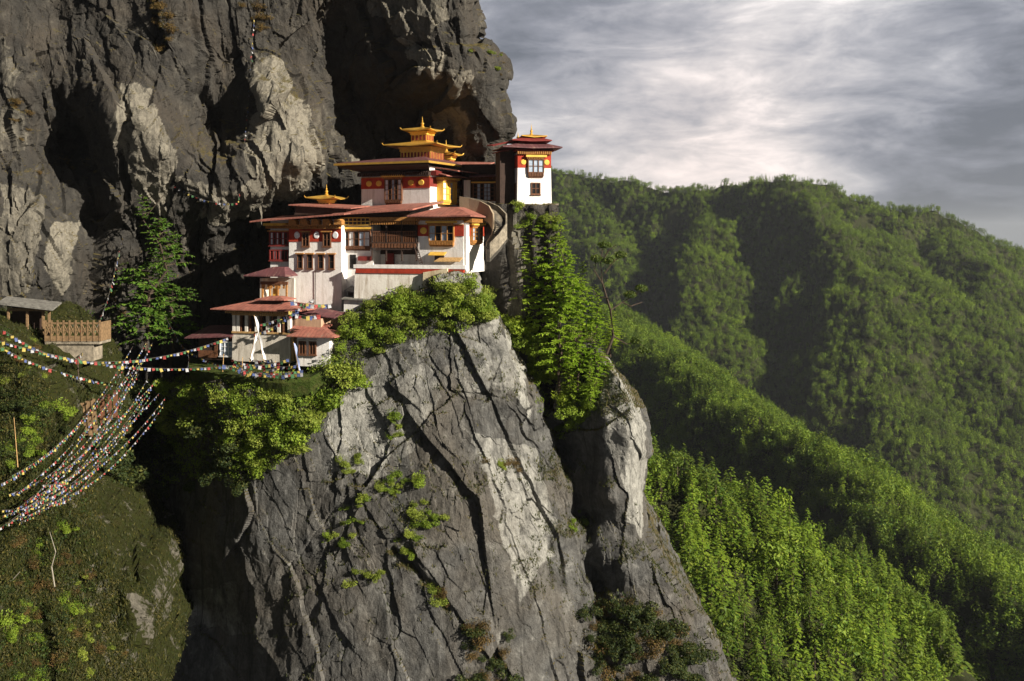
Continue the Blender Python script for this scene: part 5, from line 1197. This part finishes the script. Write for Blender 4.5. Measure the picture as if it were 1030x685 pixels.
# ================================================================== PRAYER FLAGS
FM = []
for mt in FLAGM:
    V = [(-.5, 0, 0), (.5, 0, 0), (.48, .12, -.5), (.5, -.05, -1), (-.5, .05, -1), (-.48, .1, -.5)]
    FM.append(np_mesh('flag', V, [[0, 5, 2, 1], [5, 4, 3, 2]], mt))
FG = {}
def flag_string(a, b, sag, label, group, fs=.30, gap=1.25, name='prayer_flag_string', mid=None, every=1):
    a, b = Vector(a), Vector(b); L = (b - a).length; n = max(6, int(L / .8)); pts = []
    for i in range(n + 1):
        t = i / n; p = a.lerp(b, t); p.z -= sag * 4 * t * (1 - t); p.y += .2 * math.sin(t * 7 + a.x); pts.append(p)
    r = empty(name, a, 0, label, 'flag string', group)
    tb = TB(); tb.tube([tuple(p - a) for p in pts], [.025] * len(pts), 0, 3); link('rope', tb.mesh('rope', ROPE), r)
    nf = min(100, int(L / (fs * gap)));  d = (b - a).normalized(); ang = math.atan2(d.y, d.x); s0 = int(rngB.integers(5))
    for i in range(nf):
        t = (i + .5) / nf; f = t * n; k = min(int(f), n - 1); p = pts[k].lerp(pts[k + 1], f - k) - a
        o = link('flag', FM[(i + s0) % 5], r); o.location = p - Vector((0, 0, .02)); s = fs * (.8 + .5 * rngB.random())
        o.rotation_euler = (rngB.normal() * .35, rngB.normal() * .15, ang + rngB.normal() * .25); o.scale = (s, s, s * (.8 + .5 * rngB.random()))
    return r
fls = flag_string
fls(P(-4, 342, 119), P(240, 367, 131), 1.6, 'longest string of small prayer flags crossing from the near hillside to the lower house', None, .3, 1.5)
fls(P(76, 363, 125), P(233, 338, 134), 1.2, 'string of prayer flags rising from the hillside post to the eave of the lower house', None, .3, 1.4)
fls(P(124, 238, 149), P(76, 363, 125), 3.0, 'sparse prayer flag string climbing the shaded cliff beside the tall conifer', None, .3, 2.0)
fls(P(165, 314, 147), P(189, 352, 138), .8, 'short prayer flag string dropping from the foot of the tall conifer', None, .3, 1.3)
fls(P(189, 352, 138), P(190, 373, 136), .1, 'nearly vertical short prayer flag string above the chasm bushes', None, .3, 1.2)
fls(P(189, 352, 138), P(250, 366, 131), 1.0, 'prayer flag string sagging in front of the dark side hut', None, .3, 1.3)
fls(P(0, 349, 117), P(107, 385, 128), .6, 'lower short prayer flag string on the hillside left of the chasm', None, .3, 1.5)
fls(P(2, 332, 121), P(76, 363, 125), .5, 'prayer flag string along the slope under the timber lookout', None, .3, 1.5)
fls(P(256, 18, 152), P(240, 204, 147.5), 1.2, 'long thin prayer flag string hanging down the high overhanging cliff', None, .26, 2.4)
fls(P(240, 204, 147.5), P(175, 186, 148), 1.0, 'thin prayer flag string strung across the cliff above the tall conifer', None, .26, 2.4)
fls(P(256, 336, 131.5), P(293, 317, 130.5), .3, 'string of prayer flags slanting up across the timber gallery', None, .3, 1.2)
fls(P(262, 326, 131.5), P(316, 300, 131), .5, 'string of prayer flags climbing over the red roof corner', None, .34, 1.15)
fls(P(290, 312, 130.5), P(322, 316, 131), .5, 'short string of yellow and white flags under the side roof', None, .42, 1.0)
fls(P(292, 303, 131), P(333, 306, 133), .2, 'short string of flags lying along the edge of the red roof', None, .42, 1.0)
rb = np.random.default_rng(8)
for i in range(19):
    u = (i + .5) / 19; sx = -8 + 62 * rb.random() ; sy = 492 + 44 * u - .35 * sx + rb.normal() * 8
    ex = 118 + 48 * rb.random(); ey = 350 + 60 * u + rb.normal() * 9
    fls(P(sx, sy, 99 + rb.random() * 2), P(ex, ey, 122 + rb.random() * 3), 0.6 + 3.6 * rb.random(), 'prayer flag string in the dense fan of strings spanning the chasm to the lower left', 'prayer flag strings fanning across the chasm', .19, 2.0)
for i in range(9):
    y0 = 360 + i * 1.6; fls(P(215 + rb.random() * 45, y0 + rb.normal() * 2, 129.4 - i * .12), P(272 + rb.random() * 36, y0 + 1.5 + rb.normal() * 3, 128.6 - i * .12), .2 + .7 * rb.random(), 'colourful prayer flag string heaped above the grass terrace', 'prayer flag strings over the terrace', .34, 1.15)
def pole(a, b, r0, r1, mat, name, label, cat, group=None):
    tb = TB(); a, b = Vector(a), Vector(b); tb.tube([(0, 0, 0), tuple((b - a) * .5), tuple(b - a)], [r0, (r0 + r1) / 2, r1], 0, 7)
    o = link(name, tb.mesh(name, mat)); o.location = a; return tag(o, label, cat, group)
def banner(a, b, w, label, mat=PANEW, folds=3):
    """tall vertical prayer banner: pole with a long narrow cloth"""
    a, b = Vector(a), Vector(b); r = empty('prayer_banner', a, 0, label, 'banner'); d = b - a
    tb = TB(); tb.tube([(0, 0, 0), tuple(d)], [.06, .04], 0, 6); link('pole', tb.mesh('pole', WOODT), r)
    n = 24; V = []
    for i in range(n + 1):
        t = .06 + .92 * i / n; c = d * t; o_ = .10 * math.sin(t * 9); V += [(c.x + .05, c.y - .07, c.z), (c.x + .05 + w * (.75 + .25 * math.sin(t * 17)), c.y - .07 + o_, c.z - .1)]
    link('cloth', np_mesh('cloth', V, [[2 * i, 2 * i + 1, 2 * i + 3, 2 * i + 2] for i in range(n)], mat), r)
banner(P(251, 364, 130), P(257.5, 334, 131), .36, 'left leg of the white banners crossed before the lower house'); banner(P(265.5, 364, 130), P(255.5, 317, 131.3), .36, 'taller white banner leaning against the eave of the lower house')
banner(P(302, 379, 128), P(295, 344, 129), .32, 'blue and white banner on a leaning pole by the little house', simple('pale_blue_cloth', (.35, .42, .7), .8))
for i, (x, y0, y1) in enumerate([(224, 368, 356), (243, 372, 359), (276, 378, 363), (290, 379, 366)]):
    pole(P(x, y0 + 6, 128.6), P(x + 1, y1, 128.9), .05, .04, WOODT, 'flag_pole', 'short thin pole carrying the prayer flags over the terrace', 'pole', 'short flag poles on the terrace')
for i, (x, y0, y1, dx) in enumerate([(86, 432, 404, -3), (91, 432, 402, -2), (96, 430, 400, -2), (103, 420, 398, 0), (110, 418, 396, 1), (116, 414, 392, 1)]):
    m = MB(); m.box(-2.2, 2.2, -.6, .6, -6, (y0 - y1)); o = link('timber_board', m.mesh('timber_board', .122, WEATH if i < 3 else WOODB)); o.location = P(x, y0, 124); o.rotation_euler = (.1, R(dx * 2), .2)
    tag(o, 'upright weathered timber board among the fan of prayer flags' if i < 3 else 'upright brown timber board at the chasm edge behind the flags', 'board', 'pale upright boards' if i < 3 else 'brown upright boards')
pole(P(18, 470, 110), P(14, 420, 111), .05, .03, WOODT, 'flag_pole', 'tall thin bare pole leaning on the near hillside', 'pole')
pole(P(56, 498, 109), P(55, 483, 109), .1, .1, MAROON, 'flag_post', 'short red post where the upper flags cross the hillside', 'post')
pole(P(28, 518, 107), P(25, 503, 107), .1, .1, MAROON, 'flag_post', 'short red post nearer the bottom of the fan of flags', 'post')
pole(P(79, 382, 124), P(78, 360, 124.8), .09, .07, BARK, 'flag_post', 'dark post where the long prayer flag strings meet', 'post')
# dead branches on the hillside
for i, (pts, lab) in enumerate((([(55, 590), (52, 570), (56, 555), (50, 535)], 'pale dead branch standing on the lower near hillside'), ([(0, 592), (10, 586), (20, 575)], 'thin dead branch at the edge of the lower near hillside'))):
    a = P(*pts[0], 101.5); tb = TB(); tb.tube([tuple(P(*q, 101.5 - .5 * k) - a) for k, q in enumerate(pts)], [.07, .055, .04, .02][:len(pts)], 0, 5)
    o = link('dead_branch', tb.mesh('dead_branch', simple('dead_wood_%d' % i, (.38, .34, .28), .9))); o.location = a; tag(o, lab, 'branch')

# ================================================================== AIR
def haze():
    m = bpy.data.materials.new('air'); m.use_nodes = True; T = NT(m.node_tree)
    v = T.n('ShaderNodeVolumePrincipled', {'Color': (.86, .92, 1.0, 1), 'Density': 0.00005, 'Anisotropy': 0.35})
    o = T.n('ShaderNodeOutputMaterial'); T.l(v.outputs[0], o.inputs['Volume'])
    m2 = MB(); m2.box(-9100, 14100, -400, 16100, -561, 175); tag(link('haze', m2.mesh('haze', 1.0, m)), kind='stuff')
haze()
